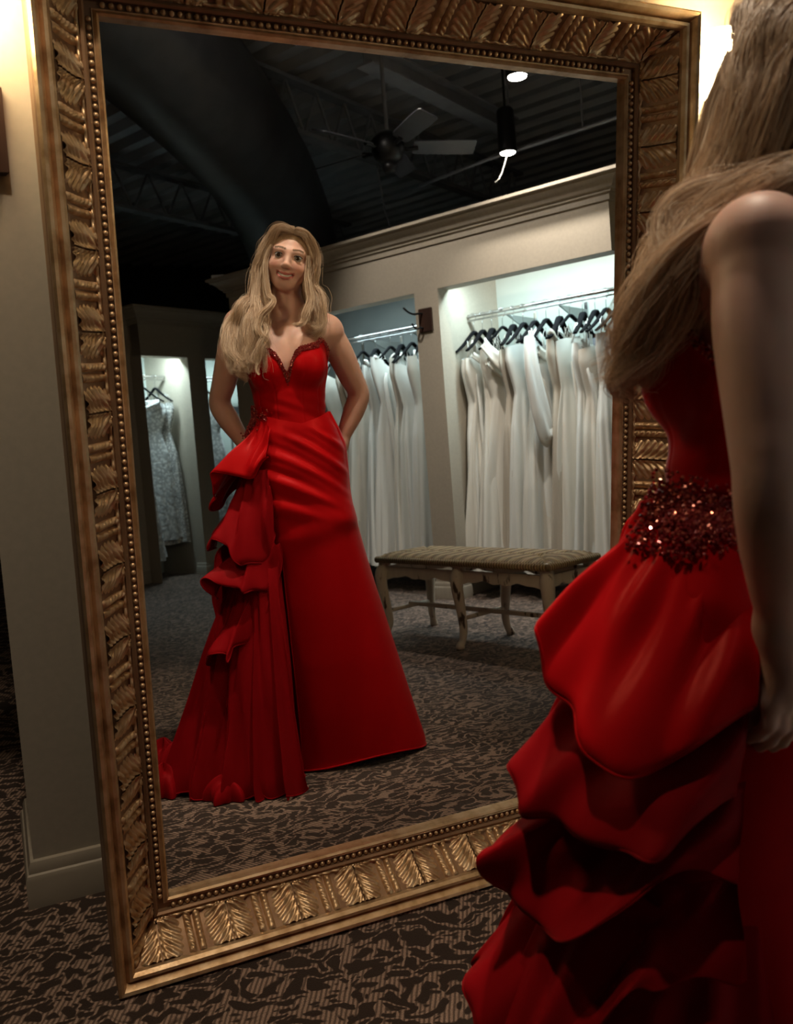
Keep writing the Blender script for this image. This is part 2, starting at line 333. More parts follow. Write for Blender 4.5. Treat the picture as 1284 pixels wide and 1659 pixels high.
for i in range(len(rim)): a_, c_ = rim[i], rim[(i+1) % len(rim)]; bl.f.append((a_, c_, c_+nb, a_+nb))
blade = bl.mesh('blade', M['fan']); arm = MB().tube([(.08, 0, .01), (.13, 0, -.01), (.20, 0, .0)], [.012, .012, .02], 6).mesh('blade_arm', M['black'])
for ang in (50, 115, 186, 262, 333):       # angle from +a towards +b
    q = math.radians(90-ang); b_ = inst(blade, 'blade', t, rot=(math.radians(10), 0, q)); inst(arm, 'blade_arm', t, rot=(0, 0, q))
# hanging can lights
def can(loc, label, hang, h=.22):
    t = thing('pendant_can_light', label, 'ceiling light', loc, (0, 0, 0), 'can lights under the roof')
    MB().lathe([(.055, .0), (.062, 0), (.064, .02), (.06, h-.02), (.045, h), (0, h)], 24).build('can', M['black'], t, True)
    MB().lathe([(0, -.012), (.03, -.011), (.05, -.003), (.054, .01), (0, .01)], 24).build('bulb', M['bulb'], t, True)
    MB().tube([(0, 0, h), (0, 0, hang)], .008, 6).build('stem', M['black'], t)
can(AB(.65, 2.81, 3.0), 'lit can light nearest the top edge of the mirror', .98)
can(AB(-.05, 3.86, 3.0), 'lit can light hanging lower, with a loose white wire below', .98, .3)
for loc, lb in (((.0, .95, 3.46), 'added fill light aimed at the left side of the big mirror'), ((1.05, 1.60, 3.46), 'added fill light over the spot where the woman stands'), ((1.5, -1.0, 3.51), 'added fill light aimed at the rail of white gowns'), ((.5, -.9, 3.51), 'added fill light over the open carpet')):  # fixtures made up to carry the added fill spots
    can(loc, lb, .5)
w0 = AB(-.05, 3.86, 2.98)
tag(MB().tube([w0+Vector(q) for q in ((.0, -.02, 0), (-.03, -.01, -.06), (-.06, 0, -.12), (-.10, .02, -.17), (-.13, .02, -.19))], .004, 6).build('wire', M['ivory']), 'loose white wire dangling below the lower can light', 'wire')
# pipes and wires
def pipe(pts, r, nm, label, cat, m='steel_dark'): return tag(MB().tube(pts, r, 8).build(nm, M[m], None, True), label, cat)
pipe([AB(-.98, 4.1, 3.05), AB(-.3, 4.0, 3.05), AB(.78, 3.98, 3.05), AB(2.0, 4.0, 3.05)], .013, 'sprinkler_pipe', 'thin grey pipe running under the lower can light', 'pipe')
for a_, lb_ in ((-.1, 'thin rod hanger of the grey pipe, beside the lower can light'), (.45, 'thin rod hanger of the grey pipe, towards the mirror edge')): tag(MB().tube([AB(a_, 4.0, 3.05), AB(a_, 4.0, 4.0)], .006, 6).build('pipe_hanger', M['steel_dark']), lb_, 'rod', 'hanger rods of the grey pipe')
pipe([AB(-1.55, 4.3, 3.4), AB(-1.66, 4.5, 3.1), AB(-1.75, 4.75, 2.75), AB(-1.8, 4.9, 2.3)], .006, 'cable', 'thin dark cable dropping behind the bays below the fan', 'cable')
pipe([AB(.3, 3.2, 3.62), AB(.9, 4.6, 3.6), AB(1.4, 6.5, 3.6)], .02, 'conduit', 'dark conduit high on the right under the roof', 'pipe')
# big round duct
dp = crom([AB(-.2, -.6, 3.54), AB(-.85, 1.1, 3.53), AB(-1.5, 2.45, 3.45), AB(-2.2, 3.65, 3.30), AB(-2.85, 4.6, 2.95), AB(-3.05, 4.85, 2.4), AB(-3.1, 4.9, 1.2)], 40)
tag(MB().tube([tuple(q) for q in dp], .42, 32).build('air_duct', M['duct'], None, True), 'thick dark round air duct curving down behind the bays', 'air duct')

# ================================================================ WALL SCONCES
def sconce(loc, label, dx):
    t = thing('wall_sconce', label, 'wall lamp', loc, (0, 0, 0), 'sconces beside the mirror')
    MB().box(-.041, .041, -.018, .0, -.07, .08, .006).build('back_plate', M['wood_dark'], t)
    MB().tube([(0, -.018, 0), (dx/2, -.07, .0), (dx, -.11, .04), (dx, -.11, .135)], .009, 8).build('arm', M['wood_dark'], t, True)
    MB().lathe([(0, .015), (.03, .015), (.036, .025), (.03, .03), (0, .03)], 20, (dx, -.11, .12)).build('cup', M['wood_dark'], t, True)
    MB().lathe([(.025, .03), (.046, .035), (.058, .06), (.062, .10), (.056, .15), (.060, .175), (.056, .175), (.052, .15), (.057, .10), (.053, .062), (.043, .04), (.025, .036)], 28, (dx, -.11, .12)).build('glass_shade', M['shade'], t, True)
sconce((.030, 1.848, 1.61), 'sconce with a dark wood plate left of the mirror', -.035)
sconce((1.612, 1.848, 1.625), 'glowing frosted glass sconce right of the mirror, partly behind hair', -.005)

# ================================================================ THE MIRROR
LEAN = 0.12290
mz = thing('leaning_mirror', 'huge floor mirror in a carved gold frame leaning on the wall', 'mirror', (0, 1.6144, 0), (-LEAN, 0, 0))
# local: x along wall, y into the wall, z up the mirror; glass plane y = 0
# glass from z=ZI0 to ZI1
cz = lambda z: z/math.cos(LEAN)
XI0, XI1, ZI0, ZI1 = .2405, 1.3915, .112, 1.826
FW = .124; D = .124
XO0, XO1, ZO0, ZO1 = XI0-FW, XI1+FW, ZI0-FW+.004, ZI1+FW
g = MB(); g.add([(XI0-.02, 0, ZI0-.02), (XI1+.02, 0, ZI0-.02), (XI1+.02, 0, ZI1+.02), (XI0-.02, 0, ZI1+.02)], [(0, 1, 2, 3)])
g.build('mirror_glass', M['mirror'], mz)
MB().box(XO0+.02, XO1-.02, .004, .030, ZO0+.03, ZO1-.02).build('backing_board', M['wood_dark'], mz)
# cross-section: (w from inner edge 0..FW, height towards the viewer)
INNER = [(0, 0), (0, .014), (.004, .018), (.008, .014), (.010, .012), (.012, .013)]
BEADBED = [(.012, .013), (.013, .010), (.024, .010), (.025, .020), (.029, .024), (.034, .022), (.036, .017)]
COVE = [(.036+.052*q, .017 + .075*(1-math.cos(q*math.pi/2))**.9) for q in np.linspace(0, 1, 14)]
LIP = [(.088, .092), (.089, .101), (.094, .109), (.100, .110), (.104, .104), (.106, .100), (.108, .112), (.113, .121), (.119, .124), (.124, .118), (.124, .095), (.120, .088), (.124, .08), (.124, -.004), (.118, -.03)]
RAILS = {'left': ((XI0, ZI0), (0, 1), (-1, 0), ZI1-ZI0), 'right': ((XI1, ZI1), (0, -1), (1, 0), ZI1-ZI0), 'top': ((XI0, ZI1), (1, 0), (0, 1), XI1-XI0), 'bottom': ((XI1, ZI0), (-1, 0), (0, -1), XI1-XI0)}
def railpt(rk, s, w_, h):
    (ox, oz), (dx, dz_), (nx, nz), L_ = RAILS[rk]
    s = min(max(s, -w_), L_+w_)
    return (ox+dx*s+nx*w_, -h, oz+dz_*s+nz*w_)
def rail_strip(rk, prof, name, m, smooth=25):
    L_ = RAILS[rk][3]; mb = MB(); mb.grid([[railpt(rk, s, w_, h) for w_, h in prof] for s in (-9, L_+9)])
    return autosmooth(mb.build(name, m, mz), smooth)
for rk in RAILS:
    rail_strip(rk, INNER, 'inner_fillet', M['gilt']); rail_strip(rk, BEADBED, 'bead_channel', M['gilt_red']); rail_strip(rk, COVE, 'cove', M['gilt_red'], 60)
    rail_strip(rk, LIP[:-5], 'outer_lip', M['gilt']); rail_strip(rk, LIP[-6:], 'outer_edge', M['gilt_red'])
# bead strings
sph = MB(); sph.lathe([(.0054*math.sin(q), .0054*math.cos(q)) for q in np.linspace(0, math.pi, 6)], 8)
bead_me = sph.mesh('bead', M['gilt'], True)
for rk in ('left', 'right'):
    L_ = RAILS[rk][3]; n_ = 118
    for i in range(n_): inst(bead_me, 'bead', mz, railpt(rk, (i+.5)*L_/n_, .0185, .0145))
for rk in ('top', 'bottom'):
    L_ = RAILS[rk][3]; n_ = int(L_/.0150); mb = MB()
    for i in range(n_):
        c = railpt(rk, (i+.5)*L_/n_, .0185, .0145); mb.add([(x_+c[0], y_+c[1], z_+c[2]) for x_, y_, z_ in sph.v], sph.f)
    mb.build('bead_string', M['gilt'], mz, True, kind='stuff')
# carved ornaments lying in the cove: t = 0 inner .. 1 outer
cw = np.array([c[0] for c in COVE]); ch = np.array([c[1] for c in COVE])
cl = np.concatenate([[0], np.cumsum(np.hypot(np.diff(cw), np.diff(ch)))]); cl /= cl[-1]
def cove_pt(t):
    w_ = np.interp(t, cl, cw); h = np.interp(t, cl, ch); e = 1e-2
    tw = np.interp(t+e, cl, cw)-np.interp(t-e, cl, cw); th2 = np.interp(t+e, cl, ch)-np.interp(t-e, cl, ch); l = math.hypot(tw, th2) or 1
    return w_, h, -th2/l, tw/l        # normal (toward open side)
def orn(hf, rk, s0, s1, ns, nt, mirror=False, t0=.0, t1=1.):
    P = []
    for i in range(ns+1):
        sg = i/ns; row = []
        for j in range(nt+1):
            t = t0+(t1-t0)*j/nt; hh = hf(1-sg if mirror else sg, (t-t0)/(t1-t0))
            w_, h, nw_, nh = cove_pt(t); row.append(railpt(rk, s0+(s1-s0)*sg, w_+nw_*hh, h+nh*hh))
        P.append(row)
    return P
def hf_rope(s, t):       # scalloped rope bar
    e = max(0, 1-(2*s-1)**2)**.5; tw = .5+.5*math.cos(2*math.pi*(6.5*t+1.1*s)); return -.001+e*(.0055+.0045*tw)*min(1, t*9+.3)*min(1, (1-t)*12+.2)
def hf_gadroon(s, t):    # plump ribbed bar
    e = max(0, 1-(2*s-1)**2)**.6; tw = .5+.5*math.cos(2*math.pi*(5*t)); return -.001+e*(.0065+.003*tw)*min(1, t*6+.25)*min(1, (1-t)*10+.3)
def hf_leaf(s, t):       # half acanthus leaf, spine at s = 0
    edge = .66+.24*math.sin(math.pi*min(1, t*1.0))**.6+.10*abs(math.sin(math.pi*5.5*t+.6))
    q = s/edge
    if q >= 1: return -.002
    rid = abs(math.cos(math.pi*(5.5*t-3.1*q**.8+.7*q*q)))**.8; body = (1-q**3)
    curl = .006*math.exp(-((t-.13)/.1)**2)*math.exp(-((q-.35)/.35)**2)
    return -.001+body*(.0015+.0095*rid*(.35+.65*min(1, q*2)))+(.0055*math.exp(-(q/.10)**2))+curl
def hf_edge(s, t): return 0
MOT = [(.00, .115, hf_gadroon, False, 'ribbed_bar', 8, 30), (.135, .25, hf_rope, False, 'rope_bar', 8, 34), (.275, .61, hf_leaf, True, 'carved_leaf', 18, 36), (.635, .98, hf_leaf, False, 'carved_leaf', 16, 34)]
for rk in RAILS:
    L_ = RAILS[rk][3]; n_ = 13 if rk in ('left', 'right') else 9; full = L_+2*.088; P_ = full/n_; shared = {}
    for c in range(n_):
        s0 = -.088+c*P_; interior = (s0 > 0 and s0+P_ < L_)
        for mi, (a_, b_, hf, mr, nm, ns, nt) in enumerate(MOT):
            if interior:
                if mi not in shared:
                    mb = MB(); mb.grid(orn(hf, rk, s0+a_*P_, s0+b_*P_, ns, nt, mr)); shared[mi] = (mb.mesh(nm, M['gilt'], True), s0)
                me, sr = shared[mi]; (ox, oz), (dx, dz_), _, _ = RAILS[rk]
                inst(me, nm, mz, (dx*(s0-sr), 0, dz_*(s0-sr)))
            else:
                mb = MB(); mb.grid(orn(hf, rk, s0+a_*P_, s0+b_*P_, ns, nt, mr)); mb.build(nm, M['gilt'], mz, True)
    # scalloped fringe along the inner edge of the carving
    mb = MB(); k_ = int(full/.004)
    mb.grid([[railpt(rk, -.05+(L_+.1)*i/k_, .0355+dw, .018+dh+.0025*math.cos(i*1.0)*f) for dw, dh, f in ((0, 0, 0), (.0015, .005, .6), (.0045, .0065, 1), (.0075, .003, .3))] for i in range(k_+1)])
    mb.build('scalloped_fringe', M['gilt'], mz, True)

# ================================================================ BENCH
def bez(p, n=10): return [tuple(q) for q in crom(p, n)]
bt = thing('rush_bench', 'distressed cream six-legged bench with a woven rush seat', 'bench', (1.873, -.938, 0), (0, 0, math.atan2(.945, .327)))
BL, BW, BH = 1.10, .335, .445
# local x along bench (towards camera-right), y to the left (towards -perp); rear legs at y<0
def leg(x, y, sx, sy):
    mb = MB(); k = .7071 if sx else 1
    pts = [(x, y, .40), (x+sx*.018*k, y+sy*.018, .36), (x+sx*.020*k, y+sy*.020, .30), (x+sx*.006, y+sy*.006, .20), (x-sx*.002, y-sy*.004, .10), (x+sx*.006, y+sy*.010, .04), (x+sx*.018, y+sy*.026, .022), (x+sx*.02, y+sy*.030, .0)]
    q = crom(pts, 22); rr = np.interp(np.linspace(0, 1, 22), [0, .12, .25, .45, .7, .84, .93, 1], [.028, .036, .032, .024, .018, .020, .025, .018])
    mb.tube([tuple(p) for p in q], list(rr), 10); mb.lathe([(0, 0), (.018, 0), (.020, .008), (.014, .018), (0, .018)], 10, (x+sx*.02, y+sy*.03, 0))
    mb.box(x-.023, x+.023, y-.023, y+.023, .375, .452, .004)
    return mb.build('leg', M['cream'], bt, True)
for x_, sx in ((0, -1), (BL/2, 0), (BL, 1)):
    leg(x_, 0, sx, 1); leg(x_, -BW, sx, -1)
def apron(p0, p1, n=40):
    p0 = Vector(p0); p1 = Vector(p1); d = p1-p0; s = Vector((-d.y, d.x, 0)).normalized()*.011; rows = []
    for i in range(n+1):
        u_ = i/n; c = abs(2*u_-1); drop = .045+.030*(c**3)+.016*math.exp(-((u_-.5)/.10)**2)+.007*math.cos(u_*math.pi*10)*(1-c)
        p = p0+d*u_; rows.append([p+s+Vector((0, 0, .395)), p+s+Vector((0, 0, .395-drop)), p-s+Vector((0, 0, .395-drop)), p-s+Vector((0, 0, .395))])
    mb = MB(); mb.grid(rows, True); return autosmooth(mb.build('apron', M['cream'], bt), 50)
for y_ in (0, -BW):
    apron((0, y_, .0), (BL/2, y_, 0)); apron((BL/2, y_, 0), (BL, y_, 0))
apron((0, 0, 0), (0, -BW, 0)); apron((BL, 0, 0), (BL, -BW, 0))
for x_ in (0, BL/2, BL): MB().tube([(x_, 0, .15), (x_, -BW/2, .152), (x_, -BW, .15)], [.010, .013, .010], 8).build('stretcher', M['cream'], bt, True)
MB().box(0, BL, -BW/2-.011, -BW/2+.011, .155, .177, .003).build('long_stretcher', M['cream'], bt)
# rush seat: pillow-like with four woven triangles meeting in a long seam
def seat_h(x, y):
    ex = min(x, BL-x)+.03; ey = min(-y, BW+y)+.03; e = min(ex, ey); return .447+.022*min(1, max(0, e)/.05)**.5-.013*math.exp(-(abs(ex-ey)/.014)**2)-(.012*math.exp(-((ey-(BW/2+.03))/.014)**2) if ex >= ey else 0)-(.006 if ey >= ex else 0)*0+.003*math.sin((y if ex < ey else x)*300)
nx, ny = 160, 50; P = []
for i in range(nx+1):
    x_ = -.03+(BL+.06)*i/nx; row = []
    for j in range(ny+1):
        y_ = .03-(BW+.06)*j/ny; row.append((x_, y_, seat_h(x_, y_)))
    P.append(row)
mb = MB(); mb.grid(P)
bot = [(x_, y_, .425) for x_, y_ in ((-.03, .03), (BL+.03, .03), (BL+.03, -BW-.03), (-.03, -BW-.03))]
# rolled rim
rimp = [(-.03, .03), (BL+.03, .03), (BL+.03, -BW-.03), (-.03, -BW-.03), (-.03, .03)]
for (xa, ya), (xb, yb) in zip(rimp[:-1], rimp[1:]): mb.tube([(xa, ya, .436), ((xa+xb)/2, (ya+yb)/2, .437), (xb, yb, .436)], .017, 10)
so = mb.build('rush_seat', M['rush'], bt, True)
uv = so.data.uv_layers.new(name='UVMap'); vs = so.data.vertices
uvs = np.zeros((len(so.data.loops), 2), dtype=np.float32)
for l in so.data.loops:
    c = vs[l.vertex_index].co; ex = min(c.x, BL-c.x); ey = min(-c.y, BW+c.y); uvs[l.index] = (c.y*1.5, 0) if ex < ey else (c.x*1.5, 0)
uv.data.foreach_set('uv', uvs.ravel())
# end of a second bench, only its rush corner shows at the mirror's right edge
t2 = bt.copy(); COL.objects.link(t2); t2.location = AB(1.02, 2.95, 0); t2['label'] = 'second rush bench, only a seat corner showing beyond the gowns'; t2.rotation_euler = (0, 0, math.atan2(.945, .327))
for chd in list(bt.children):
    c_ = chd.copy(); COL.objects.link(c_); c_.parent = t2
bt['group'] = t2['group'] = 'rush benches'
# ================================================================ RAILS, GOWNS, HANGERS
def rail(name, label, p0, p1, posts, back, brackets):
    """chrome rail between two points of the bay frame (b, a, z), with wall standards and arms"""
    t = thing('clothes_rail', label, 'clothes rail', (0, 0, 0), ROT, 'chrome rails in the dress bays')
    MB().tube([p0, p1], .0125, 12).build('rod', M['chrome'], t, True)
    d = (Vector(p1)-Vector(p0)).normalized()
    MB().tube([Vector(p0)+Vector((0, 0, -.03)), Vector(p1)+Vector((0, 0, -.03))], .006, 8).build('lower_rod', M['chrome'], t, True)
    for q in posts:
        if back[0] == 'x': MB().box(back[1]-.012, back[1], q-.012, q+.012, .25, p0[2]+.02).build('wall_standard', M['chrome'], t)
        else: MB().box(q-.012, q+.012, back[1], back[1]+.012, .25, p0[2]+.02).build('wall_standard', M['chrome'], t)
    for q in brackets:
        z = p0[2]
        if back[0] == 'x': A_, B_ = (back[1], q, z-.03), (p0[0], q, z-.03); C_ = (back[1], q, z-.17); s_ = (0, .004, 0)
        else: A_, B_ = (q, back[1], z-.03), (q, p0[1], z-.03); C_ = (q, back[1], z-.17); s_ = (.004, 0, 0)
        v = [tuple(a_+k*b_ for a_, b_ in zip(p, s_)) for k in (-1, 1) for p in (A_, B_, C_)]
        MB().add(v, [(0, 1, 2), (5, 4, 3), (0, 3, 4, 1), (1, 4, 5, 2), (2, 5, 3, 0)]).build('bracket', M['steel_br'], t)
    return t
M['steel_br'] = mat('bracket_steel', (.30, .33, .32), .45, .6)
BB = b1+.78
rail('r', 'chrome rail of the bright bay on the right, full of white gowns', (3.60, -.30, 1.905), (3.60, .93, 1.905), (-.40+.03, -.0, .39, .78), ('x', BB), (-.0, .39))
rail('r', 'chrome rail in the dim bay behind the bench', (3.60, -2.1, 1.905), (3.60, -.45, 1.905), (-1.6, -1.2, -.8), ('x', BB), (-1.2, -.8))
rail('r', 'short chrome rail at the mirror edge, beyond the bright bay', (3.78, .97, 1.87), (3.78, 2.1, 1.87), (1.0,), ('x', BB), (1.0,))
rail('r', 'chrome rail in the far bay next to the mirror frame', (3.12, -4.02, 1.925), (3.85, -4.02, 1.925), (3.50,), ('y', a2-.72), (3.62,))
rail('r', 'chrome rail in the far bay behind the woman', (4.0, -4.02, 1.925), (5.2, -4.02, 1.925), (4.4, 4.9), ('y', a2-.72), (4.4,))
# dark shelf line on the bay backs
MB().box(BB-.02, BB, -.31, 2.2, 1.60, 1.68).build('trim_3', M['steel_dark'], rot=ROT, **S)
MB().box(3.1, 6.0, a2-.72, a2-.70, 1.58, 1.66).build('trim_4', M['steel_dark'], rot=ROT, **S)

hook_me = MB().tube([tuple(q) for q in crom([(0, 0, -.115), (0, 0, -.06), (.004, 0, -.045), (.022, 0, -.022), (.020, 0, .006), (0, 0, .018), (-.018, 0, .008), (-.020, 0, -.006)], 20)], .0022, 6).mesh('hook', M['chrome'], True)
def bar_mesh(w_, drop):
    mb = MB()
    pts = [(-w_, 0, -.125-drop), (-w_*.6, 0, -.125-drop*.62), (-w_*.22, 0, -.125-drop*.14), (0, 0, -.112), (w_*.22, 0, -.125-drop*.14), (w_*.6, 0, -.125-drop*.62), (w_, 0, -.125-drop)]
    mb.tube([tuple(q) for q in crom(pts, 24)], list(np.interp(np.linspace(0, 1, 24), [0, .5, 1], [.017, .024, .018])), 8, flat=.45); return mb.mesh('shoulder_bar', M['velvet'], True)
bar_a = bar_mesh(.175, .125)
def hanger(a, b, z, yaw, label, group):
    t = thing('hanger', label, 'hanger', AB(a, b, z), (0, 0, -TH+yaw), group)
    inst(hook_me, 'hook', t); inst(bar_a, 'shoulder_bar', t); return t
def gown(a, b, z, yaw, label, group, mt, seed=0, kind='strapless', bust=.19, waist=.125, hip=.17, hem=.30, length=1.72, top=.27, thick=.036, hemth=.085, folds=6, amp=.015, tilt=0, tag_=False, swing=0.):
    """hangs from its hanger: origin at the rail, x across the shoulders"""
    rng = random.Random(seed); t = thing('wedding_gown', label, 'gown', AB(a, b, z), (0, tilt, -TH+yaw), group)
    nz, nt = 54, 96; L_ = length; P = []
    ph = [rng.uniform(0, 6.28) for _ in range(8)]; ks = [folds, folds+3, folds*2-1, 3]
    for i in range(nz+1):
        v = i/nz; row = []
        # widths down the gown: bust, waist, hip, hem
        W = np.interp(v, [0, .06, .20, .36, .60, 1], [bust*.96, bust, waist, hip, hip+(hem-hip)*.45, hem])
        T = np.interp(v, [0, .06, .20, .36, 1], [thick*.7, thick, thick*.8, thick*1.2, hemth])
        A = amp*np.interp(v, [0, .05, .2, .4, 1], [.0, .05, .10, .5, 1.2])
        for j in range(nt):
            q = 2*math.pi*j/nt; s_, c_ = math.sin(q), math.cos(q)
            f = A*(1.2*(abs(math.sin(ks[0]*.5*q+ph[0]+.8*v+.5*math.sin(3*v+ph[6])))*2-1)+.6*math.sin(ks[1]*q+ph[1]-1.1*v)+.45*math.sin(ks[2]*q+ph[2]+2.5*v))
            wr = .0035*math.sin(60*v+3*s_+ph[3])*(1-min(1, v*2.2)) if kind != 'plain' else 0
            topz = {'strapless': .035*math.cos(2*q)*.5+.02*abs(s_), 'vneck': -.13*max(0, 1-abs(s_)*2.4)*(1 if c_ > 0 else .7)+.05*abs(s_), 'strap': -.05*max(0, 1-abs(s_)*1.6)+.02, 'square': (-.05 if abs(s_) < .6 else .06), 'plain': 0}.get(kind, 0)
            zt = -top+topz*(1-v)**6; z_ = zt-(L_-top)*v
            z_ += .012*math.sin(3*q+ph[4])*v**6
            se = abs(s_)**.85*(1 if s_ > 0 else -1)
            row.append((W*se+f*s_+swing*v*v, (T*c_*abs(c_)**-.15 if abs(c_) > 1e-3 else 0)+f*(c_*.9)+.010*math.sin(2*q+ph[5]+3*v), z_+wr))
        P.append(row)
    mb = MB(); mb.grid(P, True); mb.build('dress_body', mt, t, True)
    top_row = P[0]
    def strap(x_end, x_top, w_=.004, m_=None):
        j = min(range(nt), key=lambda k: abs(top_row[k][0]-x_end)+abs(top_row[k][1])*.1); p = top_row[j]
        MB().tube([p, ((p[0]+x_top)/2, p[1]*.5, (p[2]-.16)/2), (x_top, 0, -.125-.115*abs(x_top)/.205+.012)], w_, 6, flat=.6).build('strap', m_ or mt, t, True)
    if kind in ('strapless', 'strap', 'square'):
        for s_ in (-1, 1): strap(s_*bust*.75, s_*.10, .0025 if kind == 'strapless' else .008)
    if kind == 'vneck':
        for s_ in (-1, 1): strap(s_*bust*.72, s_*.15, .022)
    for s_ in range(rng.randint(1, 3)):      # hanging loops of narrow ribbon
        x0 = rng.uniform(-.8, .8)*bust; j = min(range(nt), key=lambda k: abs(top_row[k][0]-x0)); p = top_row[j]; dx = rng.uniform(.015, .04)
        MB().tube([p, (p[0]*.8, p[1]*.5, -.19), (p[0]*.7+dx*.5, 0, -.15), (p[0]*.8+dx, p[1]*.5, -.19), (p[0]+dx, p[1], p[2])], .0022, 5).build('hanging_loop', mt, t, True)
    # inner dark opening closed by a lining so that the bodice does not look hollow
    lin = MB(); lin.add([(p[0]*.97, p[1]*.9, p[2]-.012) for p in top_row]+[(0, 0, -top-.05)], [(j, (j+1) % nt, nt) for j in range(nt)]); lin.build('lining', mt, t, True)
    if tag_:
        MB().box(-.022, .022, -.001, .001, -.16, 0).build('price_tag', M['tag'], t, loc=(.05, thick+.028, -top-.02), rot=(0, 0, .2))
        mb = MB()
        for r_ in range(5): mb.box(-.015+.003*r_, .012-.002*r_, .0012, .0016, -.06-.017*r_, -.054-.017*r_)
        mb.build('printed_lines', M['print'], t, loc=(.05, thick+.028, -top-.02), rot=(0, 0, .2))
    return t
def ribbon(t, pts, w_, nm, mt, fold=.0, n=40, normal=(0, 1, 0)):
    """a hanging band of cloth (sleeve, swag, bow tail) along pts"""
    C_ = crom(pts, n); P = []
    ww = w_ if hasattr(w_, '__len__') else [w_]*n
    if len(ww) != n: ww = np.interp(np.linspace(0, 1, n), np.linspace(0, 1, len(ww)), ww)
    for i, c in enumerate(C_):
        d = C_[min(i+1, n-1)]-C_[max(i-1, 0)]; d /= (np.linalg.norm(d)+1e-9); s_ = np.cross(d, np.array(normal)); s_ /= (np.linalg.norm(s_)+1e-9)
        row = []
        for k in range(17):
            q = 2*math.pi*k/16; row.append(c+s_*ww[i]*math.cos(q)+np.array(normal)*(.012+fold)*math.sin(q)*(1+.5*math.sin(5*q+i*.2)))
        P.append(row)
    MB().grid(P).build(nm, mt, t, True)
RB = 'white gowns in the bright bay'; HB = 'black hangers in the bright bay'
zR = 1.905
GB = [ # a, yaw, label, material, kwargs
 (-.262, -.25, 'leftmost gown of the bright bay, ivory, half hidden by the bay side', 'ivory_cool', dict(kind='strapless', hem=.24, seed=1)),
 (-.19, .15, 'second white gown from the left in the bright bay, many thin loops', 'ivory', dict(kind='strap', hem=.26, seed=2)),
 (-.115, -.2, 'third bright-bay gown from the left, a folded satin band at its bust', 'ivory', dict(kind='square', hem=.30, seed=3, waist=.14)),
 (-.03, .35, 'ivory gown with a wide folded collar at its bust, bright bay', 'ivory', dict(kind='vneck', hem=.27, seed=4)),
 (.05, -.1, 'slim satin gown behind the one with the paper tag', 'champagne', dict(kind='strapless', hem=.22, seed=5)),
 (.13, .2, 'gown with a printed paper tag and a long hanging loop', 'ivory_cool', dict(kind='strapless', hem=.26, seed=6, tag_=True)),
 (.215, -.3, 'white gown with gathered bust, right of the paper tag', 'ivory', dict(kind='strap', hem=.34, seed=7, amp=.026)),
 (.30, .25, 'gown with wide puffed sleeves hanging to mid height, centre of the bright bay', 'ivory_cool', dict(kind='square', hem=.27, seed=8, bust=.20)),
 (.395, -.15, 'champagne satin gown with a flat pointed bodice', 'champagne', dict(kind='vneck', hem=.26, seed=9)),
 (.47, .2, 'plain ivory sheath gown right of the champagne bodice', 'ivory', dict(kind='strapless', hem=.25, seed=10)),
 (.56, -.2, 'ivory gown with a gathered bust in the right part of the bright bay', 'ivory_cool', dict(kind='strap', hem=.27, seed=11)),
 (.645, .1, 'longest plain gown, its hem lowest of the bright bay', 'ivory', dict(kind='strapless', hem=.25, seed=12, length=1.80)),
 (.72, -.15, 'last gown at the right end of the bright bay rail', 'ivory_cool', dict(kind='strapless', hem=.22, seed=13)),
]
GT = {}
for i, (a_, yw, lb, mt, kw) in enumerate(GB):
    yw2 = yw*.8+.12; kw.setdefault('top', .25+.10*random.Random(i+9).random()); kw.setdefault('bust', .15+.05*random.Random(i+19).random()); kw.setdefault('swing', .05*random.Random(i+29).uniform(-1, 1))
    hanger(a_, 3.60, zR, yw2+(.35 if i % 3 == 0 else -.1), 'black velvet hanger of the '+lb.split(',')[0][:60].replace('the ', ''), HB)
    kw.setdefault('length', 1.70+.05*random.Random(i).uniform(-1, 1))
    GT[i] = gown(a_, 3.60, zR-.01, yw2, lb, RB, M[mt], **kw)
ribbon(GT[2], [(-.19, .06, -.33), (-.10, .085, -.40), (0, .09, -.44), (.10, .085, -.40), (.19, .06, -.30)], .035, 'satin_band', M['ivory'])
ribbon(GT[3], [(-.20, .05, -.22), (-.10, .09, -.34), (0, .10, -.40), (.12, .09, -.36), (.22, .05, -.24)], [.03, .055, .06, .055, .05], 'folded_collar', M['ivory'])
ribbon(GT[3], [(.10, .07, -.40), (.13, .08, -.7), (.12, .08, -1.1), (.10, .08, -1.45)], [.02, .03, .028, .035], 'hanging_sash', M['ivory'])
ribbon(GT[5], [(.05, .08, -.46), (.02, .10, -.75), (.03, .11, -1.02), (.06, .10, -1.05), (.08, .09, -.8), (.09, .08, -.46)], .022, 'hanging_loop', M['ivory_cool'])
ribbon(GT[6], [(-.15, .07, -.30), (-.05, .09, -.35), (.05, .09, -.35), (.16, .07, -.29)], [.03, .045, .045, .03], 'gathered_bust', M['ivory'])
ribbon(GT[7], [(-.20, .05, -.22), (-.22, .08, -.42), (-.19, .10, -.70), (-.15, .10, -.86), (-.10, .09, -.80)], [.03, .06, .075, .07, .04], 'puffed_sleeve', M['ivory_cool'], .015)
ribbon(GT[7], [(.20, .05, -.22), (.20, .08, -.42), (.16, .10, -.68), (.11, .10, -.82), (.06, .09, -.78)], [.03, .06, .075, .07, .04], 'puffed_sleeve', M['ivory_cool'], .015)
ribbon(GT[9], [(-.08, .08, -.40), (-.06, .10, -.9), (-.05, .10, -1.4)], [.02, .03, .04], 'hanging_panel', M['ivory'])
ribbon(GT[11], [(.10, .06, -.42), (.12, .09, -.9), (.14, .10, -1.5)], [.02, .03, .045], 'hanging_panel', M['ivory'])
